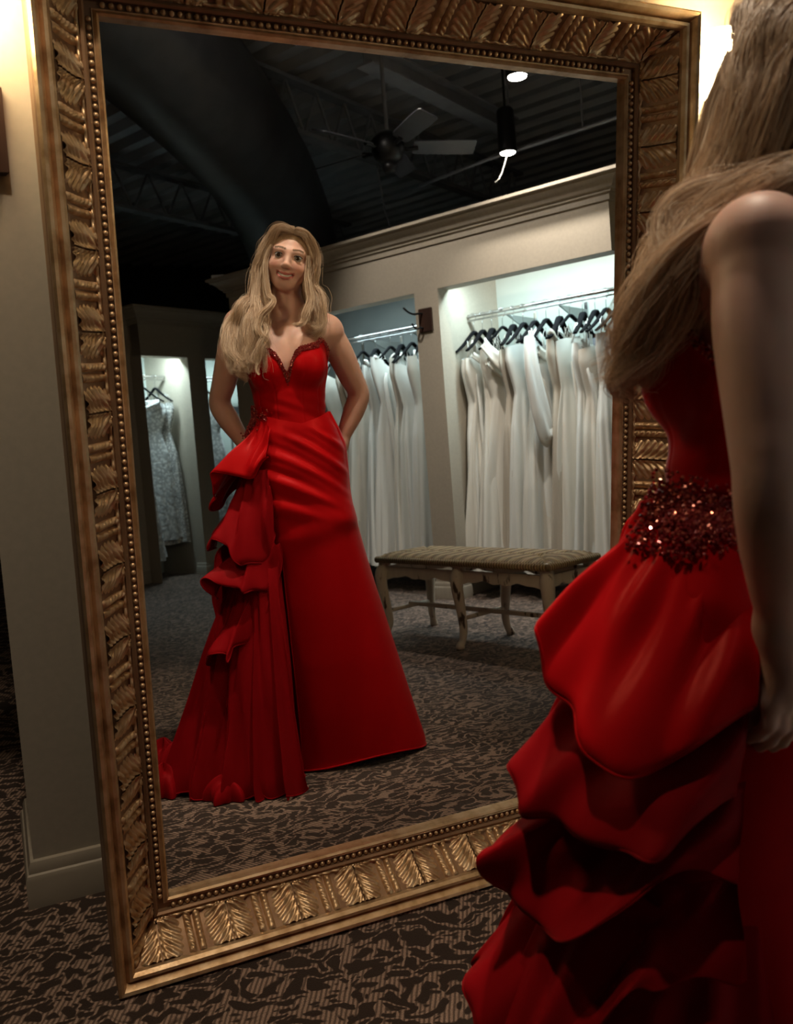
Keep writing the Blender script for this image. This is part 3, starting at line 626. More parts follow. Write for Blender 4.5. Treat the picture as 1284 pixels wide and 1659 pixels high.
ribbon(GT[0], [(-.10, .06, -.40), (-.12, .09, -.9), (-.10, .10, -1.45)], [.02, .035, .03], 'hanging_sash', M['ivory_cool'])
def sleeve(k, x0, z0, l_, w_, mt, side=1):
    y_ = .075; ribbon(GT[k], [(x0, y_*.6, z0), (x0+side*.03, y_, z0-.10), (x0+side*.02, y_+.025, z0-l_*.55), (x0-side*.01, y_+.03, z0-l_), (x0-side*.045, y_+.02, z0-l_*.92), (x0-side*.05, y_, z0-l_*.6)], [w_*.5, w_*.8, w_, w_*1.1, w_*.8, w_*.5], 'hanging_sleeve', M[mt])
sleeve(1, .10, -.38, .55, .022, 'ivory'); sleeve(0, .08, -.40, .35, .02, 'ivory_cool'); sleeve(4, .05, -.42, .75, .02, 'champagne'); sleeve(6, -.08, -.42, .62, .026, 'ivory', -1)
sleeve(8, .10, -.40, .9, .018, 'champagne'); sleeve(10, -.10, -.38, .42, .035, 'ivory_cool', -1); sleeve(12, -.07, -.36, .5, .04, 'ivory_cool', -1)
ribbon(GT[1], [(-.16, .05, -.27), (-.06, .08, -.33), (.05, .08, -.30), (.15, .05, -.25)], [.02, .03, .03, .02], 'bust_band', M['ivory'])
ribbon(GT[10], [(-.15, .05, -.30), (-.05, .08, -.36), (.05, .08, -.34), (.14, .05, -.28)], [.03, .045, .04, .03], 'gathered_bust', M['ivory_cool'])
# dim bay
RA = 'white gowns in the dim bay'; HA = 'black hangers in the dim bay'
GA = [
 (-1.52, .2, 'ivory gown at the left of the dim bay, half behind the woman', 'ivory', dict(kind='strap', hem=.26, seed=21)),
 (-1.40, -.2, 'satin gown showing between the bodice and arm of the woman', 'champagne', dict(kind='vneck', hem=.26, seed=22)),
 (-1.27, .25, 'gown with a ruched satin skirt beside the bent elbow', 'ivory', dict(kind='strapless', hem=.25, seed=23, amp=.028)),
 (-1.14, -.15, 'gown with cascading ruffles down its front', 'ivory_cool', dict(kind='vneck', hem=.26, seed=24)),
 (-1.00, .2, 'one-shouldered white gown hanging highest in the dim bay', 'ivory_cool', dict(kind='vneck', hem=.24, seed=25, top=.22)),
 (-.90, -.25, 'wide strap gown with a deep scooped back in the dim bay', 'ivory', dict(kind='square', hem=.25, seed=26)),
 (-.80, .1, 'plain pleated white gown second from the pier', 'ivory_cool', dict(kind='strap', hem=.23, seed=27, folds=8)),
 (-.70, -.1, 'white gown with a lace back, nearest the pier between the bays', 'ivory_cool', dict(kind='square', hem=.24, seed=28, length=1.66)),
]
for i, (a_, yw, lb, mt, kw) in enumerate(GA):
    kw.setdefault('length', 1.68+.04*random.Random(i+50).uniform(-1, 1)); yw += .15
    hanger(a_, 3.60, zR, yw*1.3, 'black velvet hanger of the '+lb.split(',')[0][:60].replace('the ', ''), HA)
    GT[20+i] = gown(a_, 3.60, zR-.01, yw, lb, RA, M[mt], **kw)
for k in range(5):
    z0 = -.50-k*.17; ribbon(GT[23], [(-.02, .09, z0+.12), (.07-.01*k, .13, z0+.05), (.10, .14, z0-.05), (.03, .12, z0-.12), (-.03, .09, z0-.10)], [.02, .05, .06, .05, .02], 'cascade_ruffle', M['ivory_cool'], .01)
ribbon(GT[22], [(.02, .07, -.62), (.05, .11, -.85), (.04, .12, -1.02), (-.01, .10, -.95)], [.01, .02, .03, .02], 'satin_knot', M['ivory'])
ribbon(GT[27], [(.13, .04, -.30), (.17, .06, -.45), (.16, .07, -.62), (.15, .06, -.66)], [.03, .045, .04, .05], 'hanging_sleeve', M['ivory_cool'])
for k in range(4): ribbon(GT[27], [(.10, .09, -.75-k*.17), (.125, .11, -.82-k*.17), (.10, .11, -.88-k*.17)], [.008, .014, .01], 'bow', M['ivory_cool'], 0, 12)
sleeve(20, .08, -.36, .6, .02, 'ivory'); sleeve(24, -.08, -.30, .7, .025, 'ivory_cool', -1); sleeve(26, .09, -.38, .55, .02, 'ivory_cool')
# far bays: lace gowns (rail runs along b here, so they turn a quarter)
FG = 'lace gowns in the far bays'; FH = 'black hangers in the far bays'
GF = [
 (3.40, .25, 'sparkling white lace gown with a flared overskirt, beside the gold frame', 'lace', dict(kind='vneck', hem=.24, hemth=.12, seed=31, bust=.15, amp=.02, swing=.02)),
 (3.60, -.3, 'strapless blush gown with a ruffled bust in the far bay', 'lace', dict(kind='strapless', hem=.22, seed=32, length=1.55)),
 (3.73, .1, 'beaded gown against the side of the far bay', 'lace_beaded', dict(kind='strap', hem=.20, seed=33, length=1.60)),
 (4.12, .1, 'beaded lace gown showing left of the bent arm', 'lace_beaded', dict(kind='vneck', hem=.20, seed=34)),
 (4.32, -.2, 'white lace gown between the arm and the red bodice', 'lace', dict(kind='vneck', hem=.22, seed=35)),
]
for i, (b_, yw, lb, mt, kw) in enumerate(GF):
    yw += math.pi/2-.45
    hanger(-4.02, b_, 1.925, yw, 'black hanger of the '+lb.split(',')[0][:60].replace('the ', ''), FH)
    GT[30+i] = gown(-4.02, b_, 1.915, yw, lb, FG, M[mt], **kw)
ribbon(GT[31], [(-.15, .05, -.27), (-.05, .08, -.28), (.05, .08, -.28), (.15, .05, -.26)], [.04, .055, .055, .04], 'ruffled_bust', M['lace'], .02)
# gowns of the bay beyond, cut by the mirror edge
hanger(1.06, 3.78, 1.87, .2, 'black hanger on the short rail at the mirror edge', HB)
gown(1.06, 3.78, 1.86, .2, 'gown cut by the right edge of the mirror, on the short rail', RB, M['ivory_cool'], kind='strap', seed=41, hem=.18, length=1.68)
hanger(.80, 3.60, 1.905, .5, 'spare black hanger at the right end of the bright rail', HB)
# face-out hook plate on the pier
t = thing('display_hook', 'dark wood plate with two black hooks on the pier between the bays', 'wall hook', AB(-.385, b1, 1.87), ROT)
MB().box(-.016, 0, -.052, .052, -.078, .078, .004).build('plate', M['wood_dark'], t)
for z_, l_ in ((.045, .14), (-.05, .06)):
    MB().tube([tuple(q) for q in crom([(-.012, -.02, z_), (-.04, -.03, z_), (-.04-l_*.3, -.04, z_-.006), (-l_*.7-.03, -.05, z_+.005), (-l_-.03, -.055, z_+.03)], 16)], .007, 8).build('hook', M['black'], t, True)
# tag lying on the crown at the corner
tag(MB().box(-.05, .05, -.03, .03, 0, .04, .003).build('small_box', M['tag'], loc=AB(-2.38, 3.21, 2.489), rot=(0, 0, .4)), 'small pale box lying on top of the bay corner', 'box')
# ================================================================ THE WOMAN
# local frame: x = her right, y = the way she faces, z up; origin on the carpet
PH = math.radians(18); WB = Vector((.87, .83, 0))
class SDF:
    def __init__(s): s.p = []
    def cap(s, a, b, ra, rb=None, k=.02): s.p.append(('c', np.array(a, float), np.array(b, float), ra, ra if rb is None else rb, k)); return s
    def ell(s, c, r, k=.02, R=None): s.p.append(('e', np.array(c, float), np.array(r, float), R, None, k)); return s
    def sub(s, a, b, ra, rb=None, k=.01): s.p.append(('s', np.array(a, float), np.array(b, float), ra, ra if rb is None else rb, k)); return s
    def sube(s, c, r, k=.01, R=None): s.p.append(('x', np.array(c, float), np.array(r, float), R, None, k)); return s
    @staticmethod
    def dist(q, P):
        t, a, b, ra, rb, k = q
        if t in 'cs':
            ab = b-a; h = np.clip(((P-a)@ab)/max(ab@ab, 1e-12), 0, 1)
            return np.linalg.norm(P-a-h[..., None]*ab, axis=-1)-(ra+(rb-ra)*h)
        d = P-a
        if ra is not None: d = d@ra          # ra = rotation (columns: local axes)
        k0 = np.linalg.norm(d/b, axis=-1); k1 = np.linalg.norm(d/(b*b), axis=-1)
        return k0*(k0-1)/np.maximum(k1, 1e-9)
    @staticmethod
    def comb(v, d, q):
        k = q[5]
        if q[0] in 'ce':
            h = np.maximum(k-np.abs(v-d), 0)/k; return np.minimum(v, d)-h*h*k/4
        d = -d; h = np.maximum(k-np.abs(v-d), 0)/k; return np.maximum(v, d)+h*h*k/4
    def eval(s, P):
        v = np.full(P.shape[:-1], 1.0)
        for q in s.p: v = s.comb(v, s.dist(q, P), q)
        return v
    def bounds(s, q):
        if q[0] in 'cs': r = max(q[3], q[4]); return np.minimum(q[1], q[2])-r, np.maximum(q[1], q[2])+r
        r = q[2].max() if q[3] is not None else q[2]; return q[1]-r, q[1]+r
    def surface(s, h):
        lo = np.min([s.bounds(q)[0] for q in s.p if q[0] in 'ce'], axis=0)-2.5*h; hi = np.max([s.bounds(q)[1] for q in s.p if q[0] in 'ce'], axis=0)+2.5*h
        n = np.ceil((hi-lo)/h).astype(int)+1; V = np.full(n, .2, np.float32)
        ax = [lo[i]+h*np.arange(n[i]) for i in range(3)]
        for q in s.p:
            b0, b1_ = s.bounds(q); m_ = q[5]+3*h; i0 = np.clip(((b0-m_-lo)/h).astype(int), 0, n-1); i1 = np.clip(np.ceil((b1_+m_-lo)/h).astype(int)+1, 1, n)
            sl = tuple(slice(i0[i], i1[i]) for i in range(3)); G = np.stack(np.meshgrid(*[ax[i][sl[i]] for i in range(3)], indexing='ij'), -1)
            V[sl] = s.comb(V[sl], s.dist(q, G), q)
        ins = V < 0; c = np.zeros(n-1, np.int32); pos = np.zeros(tuple(n-1)+(3,), np.float32)
        cut = lambda A, o: A[o[0]:n[0]-1+o[0], o[1]:n[1]-1+o[1], o[2]:n[2]-1+o[2]]
        any_ = np.zeros(n-1, bool); all_ = np.ones(n-1, bool)
        for o in [(i, j, k) for i in (0, 1) for j in (0, 1) for k in (0, 1)]: a_ = cut(ins, o); any_ |= a_; all_ &= a_
        act = np.argwhere(any_ & ~all_); idx = -np.ones(n-1, np.int64); idx[tuple(act.T)] = np.arange(len(act))
        acc = np.zeros((len(act), 3)); cnt = np.zeros(len(act))
        for d in range(3):
            for o in [(i, j) for i in (0, 1) for j in (0, 1)]:
                oo = [0, 0, 0]; rest = [x for x in range(3) if x != d]; oo[rest[0]] = o[0]; oo[rest[1]] = o[1]
                A = act+oo; B_ = A.copy(); B_[:, d] += 1; va = V[tuple(A.T)]; vb = V[tuple(B_.T)]; m_ = (va < 0) != (vb < 0)
                t = np.where(m_, va/np.where(m_, va-vb, 1), 0); p = np.tile(np.array(oo, float), (len(act), 1)); p[:, d] += t; acc[m_] += p[m_]; cnt[m_] += 1
        vert = lo+h*(act+acc/cnt[:, None]); F = []
        for d in range(3):
            e, f = [x for x in range(3) if x != d]; A = np.take(ins, range(n[d]-1), d); B_ = np.take(ins, range(1, n[d]), d); E_ = np.argwhere(A != B_)
            E_ = E_[(E_[:, e] > 0) & (E_[:, f] > 0) & (E_[:, e] < n[e]-1) & (E_[:, f] < n[f]-1)]
            q = []
            for (x_, y_) in ((0, 0), (1, 0), (1, 1), (0, 1)):
                C_ = E_.copy(); C_[:, e] -= x_; C_[:, f] -= y_; q.append(idx[tuple(C_.T)])
            q = np.stack(q, 1); fl = A[tuple(E_.T)] ^ (d == 1); q[~fl] = q[~fl][:, ::-1]; F.append(q[(q >= 0).all(1)])
        return vert, np.concatenate(F)

def limb(sd, pts, radii, n=16, k0=.012):
    C_ = crom(pts, n); r_ = np.interp(np.linspace(0, 1, n), np.linspace(0, 1, len(radii)), radii)
    for i in range(n-1): sd.cap(C_[i], C_[i+1], r_[i], r_[i+1], k0 if i == 0 else .0001)
# ---- body parts as rounded volumes
HC = np.array([.018, .012, 1.620]); tl = math.radians(15)       # head centre; tilts towards her right
fw = math.radians(-3)
Rt = np.array([[math.cos(tl), 0, math.sin(tl)], [0, 1, 0], [-math.sin(tl), 0, math.cos(tl)]])@np.array([[1, 0, 0], [0, math.cos(fw), -math.sin(fw)], [0, math.sin(fw), math.cos(fw)]])
HS = .97
def hd(p): return HC+Rt@(np.array(p, float)*HS)
HR = np.array(Rt)                                                # for ellipsoids: world->local d @ Rt
torso = SDF()
cx_ = -.015
torso.ell((cx_, -.018, 1.30), (.122, .082, .135), .03)
torso.cap((-.125, -.034, 1.405), (.095, -.034, 1.402), .048, k=.05)
torso.cap((cx_, -.02, 1.20), (cx_, -.015, 1.13), .078, .074, .05).ell((cx_, -.01, 1.16), (.100, .072, .12), .04)
torso.ell((-.010, -.020, .985), (.148, .108, .145), .05)
for sx in (-1, 1):
    torso.ell((cx_+sx*.068, -.075, .945), (.085, .080, .095), .04)
    torso.ell((cx_+sx*.058, .050, 1.288), (.055, .044, .058), .024)
    torso.ell((cx_+sx*.052, .028, 1.325), (.055, .040, .070), .03)
body = SDF(); body.p = list(torso.p)
body.cap((cx_, -.035, 1.40), tuple(hd((0, -.035, -.045))), .052, .047, .03)          # neck
for sx, sh in ((-1, (-.152, -.062, 1.443)), (1, (.122, -.055, 1.405))):
    body.cap((cx_+sx*.03, -.052, 1.486), np.array(sh)+(0, .004, .002), .026, .047, .045)                         # slope of the shoulder
    body.cap((cx_+sx*.015, .020, 1.412), (sh[0]-sx*.02, .000, 1.424), .0075, .009, .02)   # collar bone
    body.ell(sh, (.047, .052, .052), .02)
    el = (-.243, -.150, 1.212) if sx < 0 else (.212, -.140, 1.208)
    mid = tuple((np.array(sh)+np.array(el))/2+np.array((sx*.006, 0, 0)))
    wr = (-.165, -.145, 1.045) if sx < 0 else (.140, -.145, 1.045)
    A0, A1, A2 = np.array(sh), np.array(el), np.array(wr)
    limb(body, [A0, A0*.66+A1*.34+(sx*.006, .004, 0), A0*.3+A1*.7+(sx*.004, 0, 0), A1, A1*.66+A2*.34+(sx*.004, -.004, 0), A1*.3+A2*.7, A2], [.048, .046, .043, .040, .0355, .0365, .036, .030, .0235, .0225], 70)
    # hand lying on the back of the hip, fingers down
    w_ = np.array(wr); hx = -sx; palm = w_+np.array((hx*.022, -.010, -.070)); body.cap(w_, palm, .022, .024, .02)
    kn = []
    for i, (off, ln) in enumerate(((.034, .066), (.013, .074), (-.009, .070), (-.030, .056))):
        k0 = palm+np.array((hx*off*.75, -off*.30-.004, -.018)); k1 = k0+np.array((hx*(.006+off*.10), .000, -ln*.52)); k2 = k1+np.array((hx*.007, .012, -ln*.36)); k3 = k2+np.array((hx*.004, .012, -ln*.22))
        body.cap(w_*.35+palm*.65, k0, .012, .0105, .012); body.cap(k0, k1, .0100, .0088, .006); body.cap(k1, k2, .0088, .0080, .005); body.cap(k2, k3, .0080, .0070, .005)
    th0 = w_*.7+palm*.3; t1 = th0+np.array((hx*.028, .014, -.022)); t2_ = t1+np.array((hx*.018, .012, -.028)); t3 = t2_+np.array((hx*.008, .010, -.020))
    body.cap(th0, t1, .014, .0115, .012); body.cap(t1, t2_, .0110, .0098, .006); body.cap(t2_, t3, .0095, .0080, .006)
# legs and feet in heels (under the gown)
for sx in (-1, 1):
    hp = (cx_+sx*.075, -.02, .93); kn = (cx_+sx*.080, -.05, .50); an = (cx_+sx*.075, -.15, .11)
    body.cap(hp, kn, .082, .052, .02); body.cap(kn, (cx_+sx*.08, -.105, .36), .050, .050, .006); body.cap((cx_+sx*.08, -.105, .36), an, .050, .032, .006)
    body.cap(an, (cx_+sx*.078, -.035, .030), .028, .018, .02); body.cap(an, (cx_+sx*.075, -.175, .085), .026, .022, .02); body.cap((cx_+sx*.078, -.04, .026), (cx_+sx*.080, -.015, .018), .020, .012, .02)
# head
body.ell(hd((0, -.016, .022)), np.array((.072, .088, .074))*HS, .02, HR)
body.ell(hd((0, .020, -.018)), np.array((.0565, .062, .071))*HS, .02, HR)
body.ell(hd((0, .046, -.074)), np.array((.020, .021, .018))*HS, .03, HR)
for sx in (-1, 1):
    body.cap(hd((sx*.043, .005, -.040)), hd((sx*.014, .046, -.076)), .014, .0125, .025)
    body.ell(hd((sx*.034, .052, -.029)), np.array((.022, .020, .020))*HS, .02, HR)
    body.sube(hd((sx*.0295, .090, .004)), np.array((.0165, .018, .0105))*HS, .014, HR)
    body.cap(hd((sx*.012, .073, .019)), hd((sx*.042, .061, .021)), .0085, .007, .014)
    body.ell(hd((sx*.072, -.012, -.008)), np.array((.008, .018, .028))*HS, .008, HR)
    body.ell(hd((sx*.0095, .0895, -.031)), np.array((.0072, .0085, .0065))*HS, .006, HR)
body.cap(hd((0, .076, .008)), hd((0, .094, -.024)), .0065, .0085, .012).ell(hd((0, .095, -.027)), np.array((.009, .0085, .0075))*HS, .006, HR)
# smiling mouth: a slot with two lips around it
ml = [(-.0270, .0635, -.0490), (-.015, .0735, -.0555), (0, .0765, -.0580), (.015, .0735, -.0555), (.0270, .0635, -.0490)]
for a_, b_ in zip(ml[:-1], ml[1:]):
    up = np.array((0, .001, .0058)); dn = np.array((0, -.0005, -.0072)); a_, b_ = np.array(a_), np.array(b_)
    ea = 1-min(1, abs(a_[0])/.029)**3; eb = 1-min(1, abs(b_[0])/.029)**3
    body.cap(hd(a_+up*ea), hd(b_+up*eb), .0022+.0014*ea, .0022+.0014*eb, .004)
    body.cap(hd(a_+dn*ea), hd(b_+dn*eb), .0024+.0024*ea, .0024+.0024*eb, .004)
for a_, b_ in zip(ml[:-1], ml[1:]):
    a_, b_ = np.array(a_)*(.9, 1, 1), np.array(b_)*(.9, 1, 1); body.sub(hd(a_+(0, .004, -.0006)), hd(b_+(0, .004, -.0006)), .0034, .0034, .0012)
vb, fb = body.surface(.0032)
# two light smoothing passes
def smooth_mesh(v, f, it=2, lam=.5):
    e = np.concatenate([f[:, [0, 1]], f[:, [1, 2]], f[:, [2, 3]], f[:, [3, 0]]]); e = np.concatenate([e, e[:, ::-1]])
    for _ in range(it):
        acc = np.zeros_like(v); np.add.at(acc, e[:, 0], v[e[:, 1]]); cn = np.bincount(e[:, 0], minlength=len(v))[:, None]; v = v+(acc/np.maximum(cn, 1)-v)*lam
    return v
face_mask = np.linalg.norm(vb-hd((0, .06, -.02)), axis=1) < .075
vs_ = smooth_mesh(vb, fb, 2); vl_ = smooth_mesh(vb, fb, 12); hand_m = vb[:, 2] < 1.085
vb = np.where(face_mask[:, None], vb*.6+vs_*.4, np.where(hand_m[:, None], vs_, vl_))
def np_mesh(name, v, f, m_):
    me = bpy.data.meshes.new(name); me.vertices.add(len(v)); me.vertices.foreach_set('co', np.asarray(v, np.float32).ravel())
    me.loops.add(f.size); me.loops.foreach_set('vertex_index', f.ravel().astype(np.int32)); me.polygons.add(len(f))
    me.polygons.foreach_set('loop_start', np.arange(0, f.size, f.shape[1], dtype=np.int32)); me.polygons.foreach_set('loop_total', np.full(len(f), f.shape[1], np.int32))
    me.update(calc_edges=True); me.polygons.foreach_set('use_smooth', [True]*len(f)); me.materials.append(m_); me.update(); return me
woman = thing('person', 'woman in a long strapless red gown, long wavy blond hair, hands behind her hips, smiling', 'person', WB, (0, 0, PH))
# skin with lip and cheek tint stored on the body itself
m = mat('skin', (.62, .36, .26), .48, 0, Subsurface_Weight=.25, Subsurface_Scale=.01, Specular_IOR_Level=.35); M['skin'] = m
bsdf(m).inputs['Subsurface Radius'].default_value = (1, .35, .2)
at = N(m, 'ShaderNodeAttribute', attribute_name='tint'); n = noise(m, 25, 4); r = ramp(m, n.outputs['Fac'], [(.3, (.72, .43, .345)), (.7, (.78, .485, .39))])
m1 = N(m, 'ShaderNodeMixRGB'); sp = N(m, 'ShaderNodeSeparateColor'); lk(m, at.outputs['Color'], sp.inputs[0])
lk(m, sp.outputs[0], m1.inputs[0]); lk(m, r.outputs[0], m1.inputs[1]); m1.inputs[2].default_value = (.50, .15, .13, 1)
m2_ = N(m, 'ShaderNodeMixRGB'); lk(m, sp.outputs[1], m2_.inputs[0]); lk(m, m1.outputs[0], m2_.inputs[1]); m2_.inputs[2].default_value = (.62, .25, .19, 1)
m3_ = N(m, 'ShaderNodeMixRGB'); lk(m, sp.outputs[2], m3_.inputs[0]); lk(m, m2_.outputs[0], m3_.inputs[1]); m3_.inputs[2].default_value = (.17, .10, .06, 1)
lk(m, m3_.outputs[0], bsdf(m).inputs['Base Color'])
me = np_mesh('body', vb, fb, M['skin']); L_h = (vb-HC)@Rt/HS
lipx = np.clip(1-np.abs(L_h[:, 0])/.031, 0, 1); lipz = -.0585+.009*(np.abs(L_h[:, 0])/.0270)**2
lip = ((L_h[:, 1] > .0) & (np.abs(L_h[:, 2]-lipz) < .0040+.0078*lipx**.5) & (L_h[:, 1] > .058) & (np.abs(L_h[:, 0]) < .0285)).astype(float)
chk = sum(np.exp(-(((L_h[:, 0]-sx*.037)/.016)**2+((L_h[:, 2]+.029)/.014)**2)) for sx in (-1, 1))*(L_h[:, 1] > .03)*.7
brow = sum(((np.abs(L_h[:, 2]-(.0230+.004*np.sin(np.clip((sx*L_h[:, 0]-.012)/.034, 0, 1)*2.6))) < .0034) & (sx*L_h[:, 0] > .011) & (sx*L_h[:, 0] < .046)) for sx in (-1, 1)).astype(float)*(L_h[:, 1] > .05)*1.0
ca = me.color_attributes.new('tint', 'FLOAT_COLOR', 'POINT'); ca.data.foreach_set('color', np.stack([lip, chk, brow, np.ones(len(vb))], 1).astype(np.float32).ravel())
bo = bpy.data.objects.new('body', me); COL.objects.link(bo); bo.parent = woman
# eyes, lids, teeth, nails
m = mat('eye_white', (.52, .48, .45), .25); M['eye'] = m
m = mat('iris', (.06, .035, .02), .15); M['iris'] = m; M['lash'] = mat('lash', (.012, .008, .006), .7); M['teeth'] = mat('teeth', (.72, .68, .62), .3)
for sx in (-1, 1):
    c = hd((sx*.0295, .0655, .0025)); R_ = Matrix(Rt.tolist())
    e_ = MB(); e_.lathe([(.0118*math.sin(q), -.0118*math.cos(q)) for q in np.linspace(0, math.pi, 14)], 20)
    eo = e_.build('eye', M['eye'], woman, True, loc=tuple(c)); eo.rotation_euler = R_.to_euler()
    ir = MB(); ir.lathe([(.0118*math.sin(q)+.0002, -.01195*math.cos(q)) for q in np.linspace(math.pi-.54, math.pi, 6)], 20)
    io = ir.build('iris', M['iris'], eo, True); io.rotation_euler = (math.radians(-92), 0, math.radians(-sx*2))
    for nm, pts, rr in (('upper_lashes', [(-.0145, .0060, .0010), (-.008, .0118, .0052), (0, .0133, .0064), (.008, .0118, .0054), (.0160, .0048, .0028)], .0018), ('lower_lashes', [(-.0125, .0065, -.0018), (0, .0120, -.0052), (.0125, .0060, -.0008)], .0006)):
        q = [tuple(hd(np.array((sx*.0295, .0655, .0025))+np.array(p))) for p in crom(pts, 12)]; MB().tube(q, list(np.interp(np.linspace(0, 1, 12), [0, .5, 1], [.4*rr, rr, .5*rr])), 6).build(nm, M['lash'], woman, True)
tp = crom([np.array(p)*(.88, 1, 1)+(0, .0016, -.0004) for p in ml], 15); mb = MB()
mb.grid([[tuple(hd(p+(0, 0, dz))) for dz in (-.0042, .0042)] for p in tp]); mb.build('teeth', M['teeth'], woman, True)

# ---- hair: single strands gathered in wavy locks
m = mat('blond_hair', (.55, .38, .22), .42, 0, Specular_IOR_Level=.4, Sheen_Weight=.1); M['hair'] = m
hi_ = N(m, 'ShaderNodeHairInfo'); r = ramp(m, hi_.outputs['Random'], [(0, (.40, .26, .16)), (.3, (.68, .49, .34)), (.7, (.88, .69, .51)), (1, (.95, .82, .66))])
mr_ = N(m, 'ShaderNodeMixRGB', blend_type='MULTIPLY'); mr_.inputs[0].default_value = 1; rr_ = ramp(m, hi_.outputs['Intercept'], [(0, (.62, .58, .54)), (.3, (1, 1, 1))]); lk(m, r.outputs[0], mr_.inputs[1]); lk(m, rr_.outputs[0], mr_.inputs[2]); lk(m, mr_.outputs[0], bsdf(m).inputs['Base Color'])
rs = np.random.RandomState(5)
def H_(x, y, z): return hd((x, y, z))
part = lambda t: (.004, .056-.088*t, .084+.013*math.sin(min(1, t*1.6)*1.57))   # the parting
LOCKS = []   # (control points, radius along, count, wave amp, waves)
def lock(pts, rad, n, amp=.004, waves=2.0, curl=0.0): LOCKS.append((np.array(pts, float), rad, n, amp, waves, curl))
A_ = lambda *p: np.array(p)
# crown and sides: from the parting over the head, past the temple, down
for t in np.linspace(0, 1, 7):
    p0 = H_(*part(t)); yb = .040-.100*t
    for sx in (-1, 1):
        side = H_(sx*(.066+.004*t), yb*.75+.004, .050-.012*t); tem = H_(sx*(.080), yb*.62-.002, -.005); jaw = H_(sx*(.084), yb*.5-.002, -.062)
        if sx < 0:      # her left: falls in front of the shoulder, long
            e1 = A_(-.082-.004*t, .045-.040*t, 1.49); e2 = A_(-.092-.014*t, .080-.030*t, 1.425); e3 = A_(-.100-.022*t, .098-.030*t, 1.355); e4 = A_(-.108-.026*t+.02*math.sin(t*9), .106-.025*t, 1.300-.03*math.sin(t*7))
            lock([p0, H_(sx*.040, yb+.012, .084-.01*t), side, tem, jaw, e1, e2, e3, e4], [.006, .010, .012, .013, .014, .018, .022, .022, .016], 700, .006, 2.4, .010)
        else:           # her right: mostly behind the shoulder, one curl in front
            e1 = A_(.098, .030-.05*t, 1.50); e2 = A_(.092, .040-.075*t, 1.455); e3 = A_(.080-.01*t, .062-.10*t, 1.415-.012*t); e4 = A_(.056+.01*t, .080-.12*t, 1.400-.03*t)
            lock([p0, H_(sx*.040, yb+.012, .084-.01*t), side, tem, jaw, e1, e2, e3, e4], [.006, .010, .012, .012, .013, .017, .020, .020, .015], 600, .006, 2.2, .012)
# back of the head
for i, x_ in enumerate(np.linspace(-.062, .062, 9)):
    p0 = H_(x_*.45, -.045, .088); b0 = H_(x_*.9, -.092, .045); b1_ = H_(x_*1.15, -.100, -.02)
    yy = -.085; xx = x_*1.2+.0
    if x_ < .012:   # swept to her left side and forward over the shoulder
        lock([p0, b0, b1_, A_(-.010+x_*.6, -.095, 1.50), A_(-.080+x_*.5, -.075+.05*(i % 3)/2, 1.505), A_(-.130+.10*x_, -.015+.03*(i % 3), 1.475), A_(-.155+.2*x_, .022+.02*(i % 2), 1.405), A_(-.150+.3*x_, .065, 1.33), A_(-.135+.4*x_, .080+.02*(i % 2), 1.285)], [.010, .016, .018, .020, .020, .016, .020, .022, .017], 700, .008, 2.2, .012)
    else:
        lock([p0, b0, b1_, A_(x_+.01, -.105, 1.50), A_(x_+.015, -.115, 1.43), A_(x_+.01, -.120, 1.36), A_(x_, -.118, 1.29)], [.010, .016, .018, .020, .022, .024, .018], 560, .008, 2.2, .010)
# loose curls seen around the face and on the chest
lock([H_(-.058, .055, .03), H_(-.066, .062, -.03), A_(-.052, .085, 1.515), A_(-.040, .098, 1.488), A_(-.052, .108, 1.462), A_(-.078, .112, 1.44), A_(-.088, .118, 1.40), A_(-.070, .122, 1.372), A_(-.066, .122, 1.345)], [.003, .005, .006, .006, .007, .007, .007, .005, .002], 260, .003, 2, .004)
lock([H_(-.064, .045, .02), A_(-.080, .06, 1.53), A_(-.088, .085, 1.46), A_(-.070, .110, 1.40), A_(-.090, .124, 1.35), A_(-.102, .128, 1.30), A_(-.092, .125, 1.27)], [.003, .006, .007, .008, .007, .006, .002], 260, .004, 2, .006)
lock([H_(.060, .055, .02), H_(.068, .058, -.04), A_(.074, .075, 1.50), A_(.060, .090, 1.455), A_(.050, .098, 1.425), A_(.030, .104, 1.405), A_(.022, .106, 1.418)], [.003, .006, .008, .009, .008, .005, .002], 300, .004, 2, .006)
lock([H_(-.070, .0, .01), A_(-.11, .02, 1.51), A_(-.15, .04, 1.44), A_(-.165, .07, 1.37), A_(-.155, .075, 1.31), A_(-.160, .085, 1.275), A_(-.145, .09, 1.25)], [.004, .008, .010, .012, .012, .010, .007], 300, .006, 2, .010)
NP = 30; allp = []; allr = []
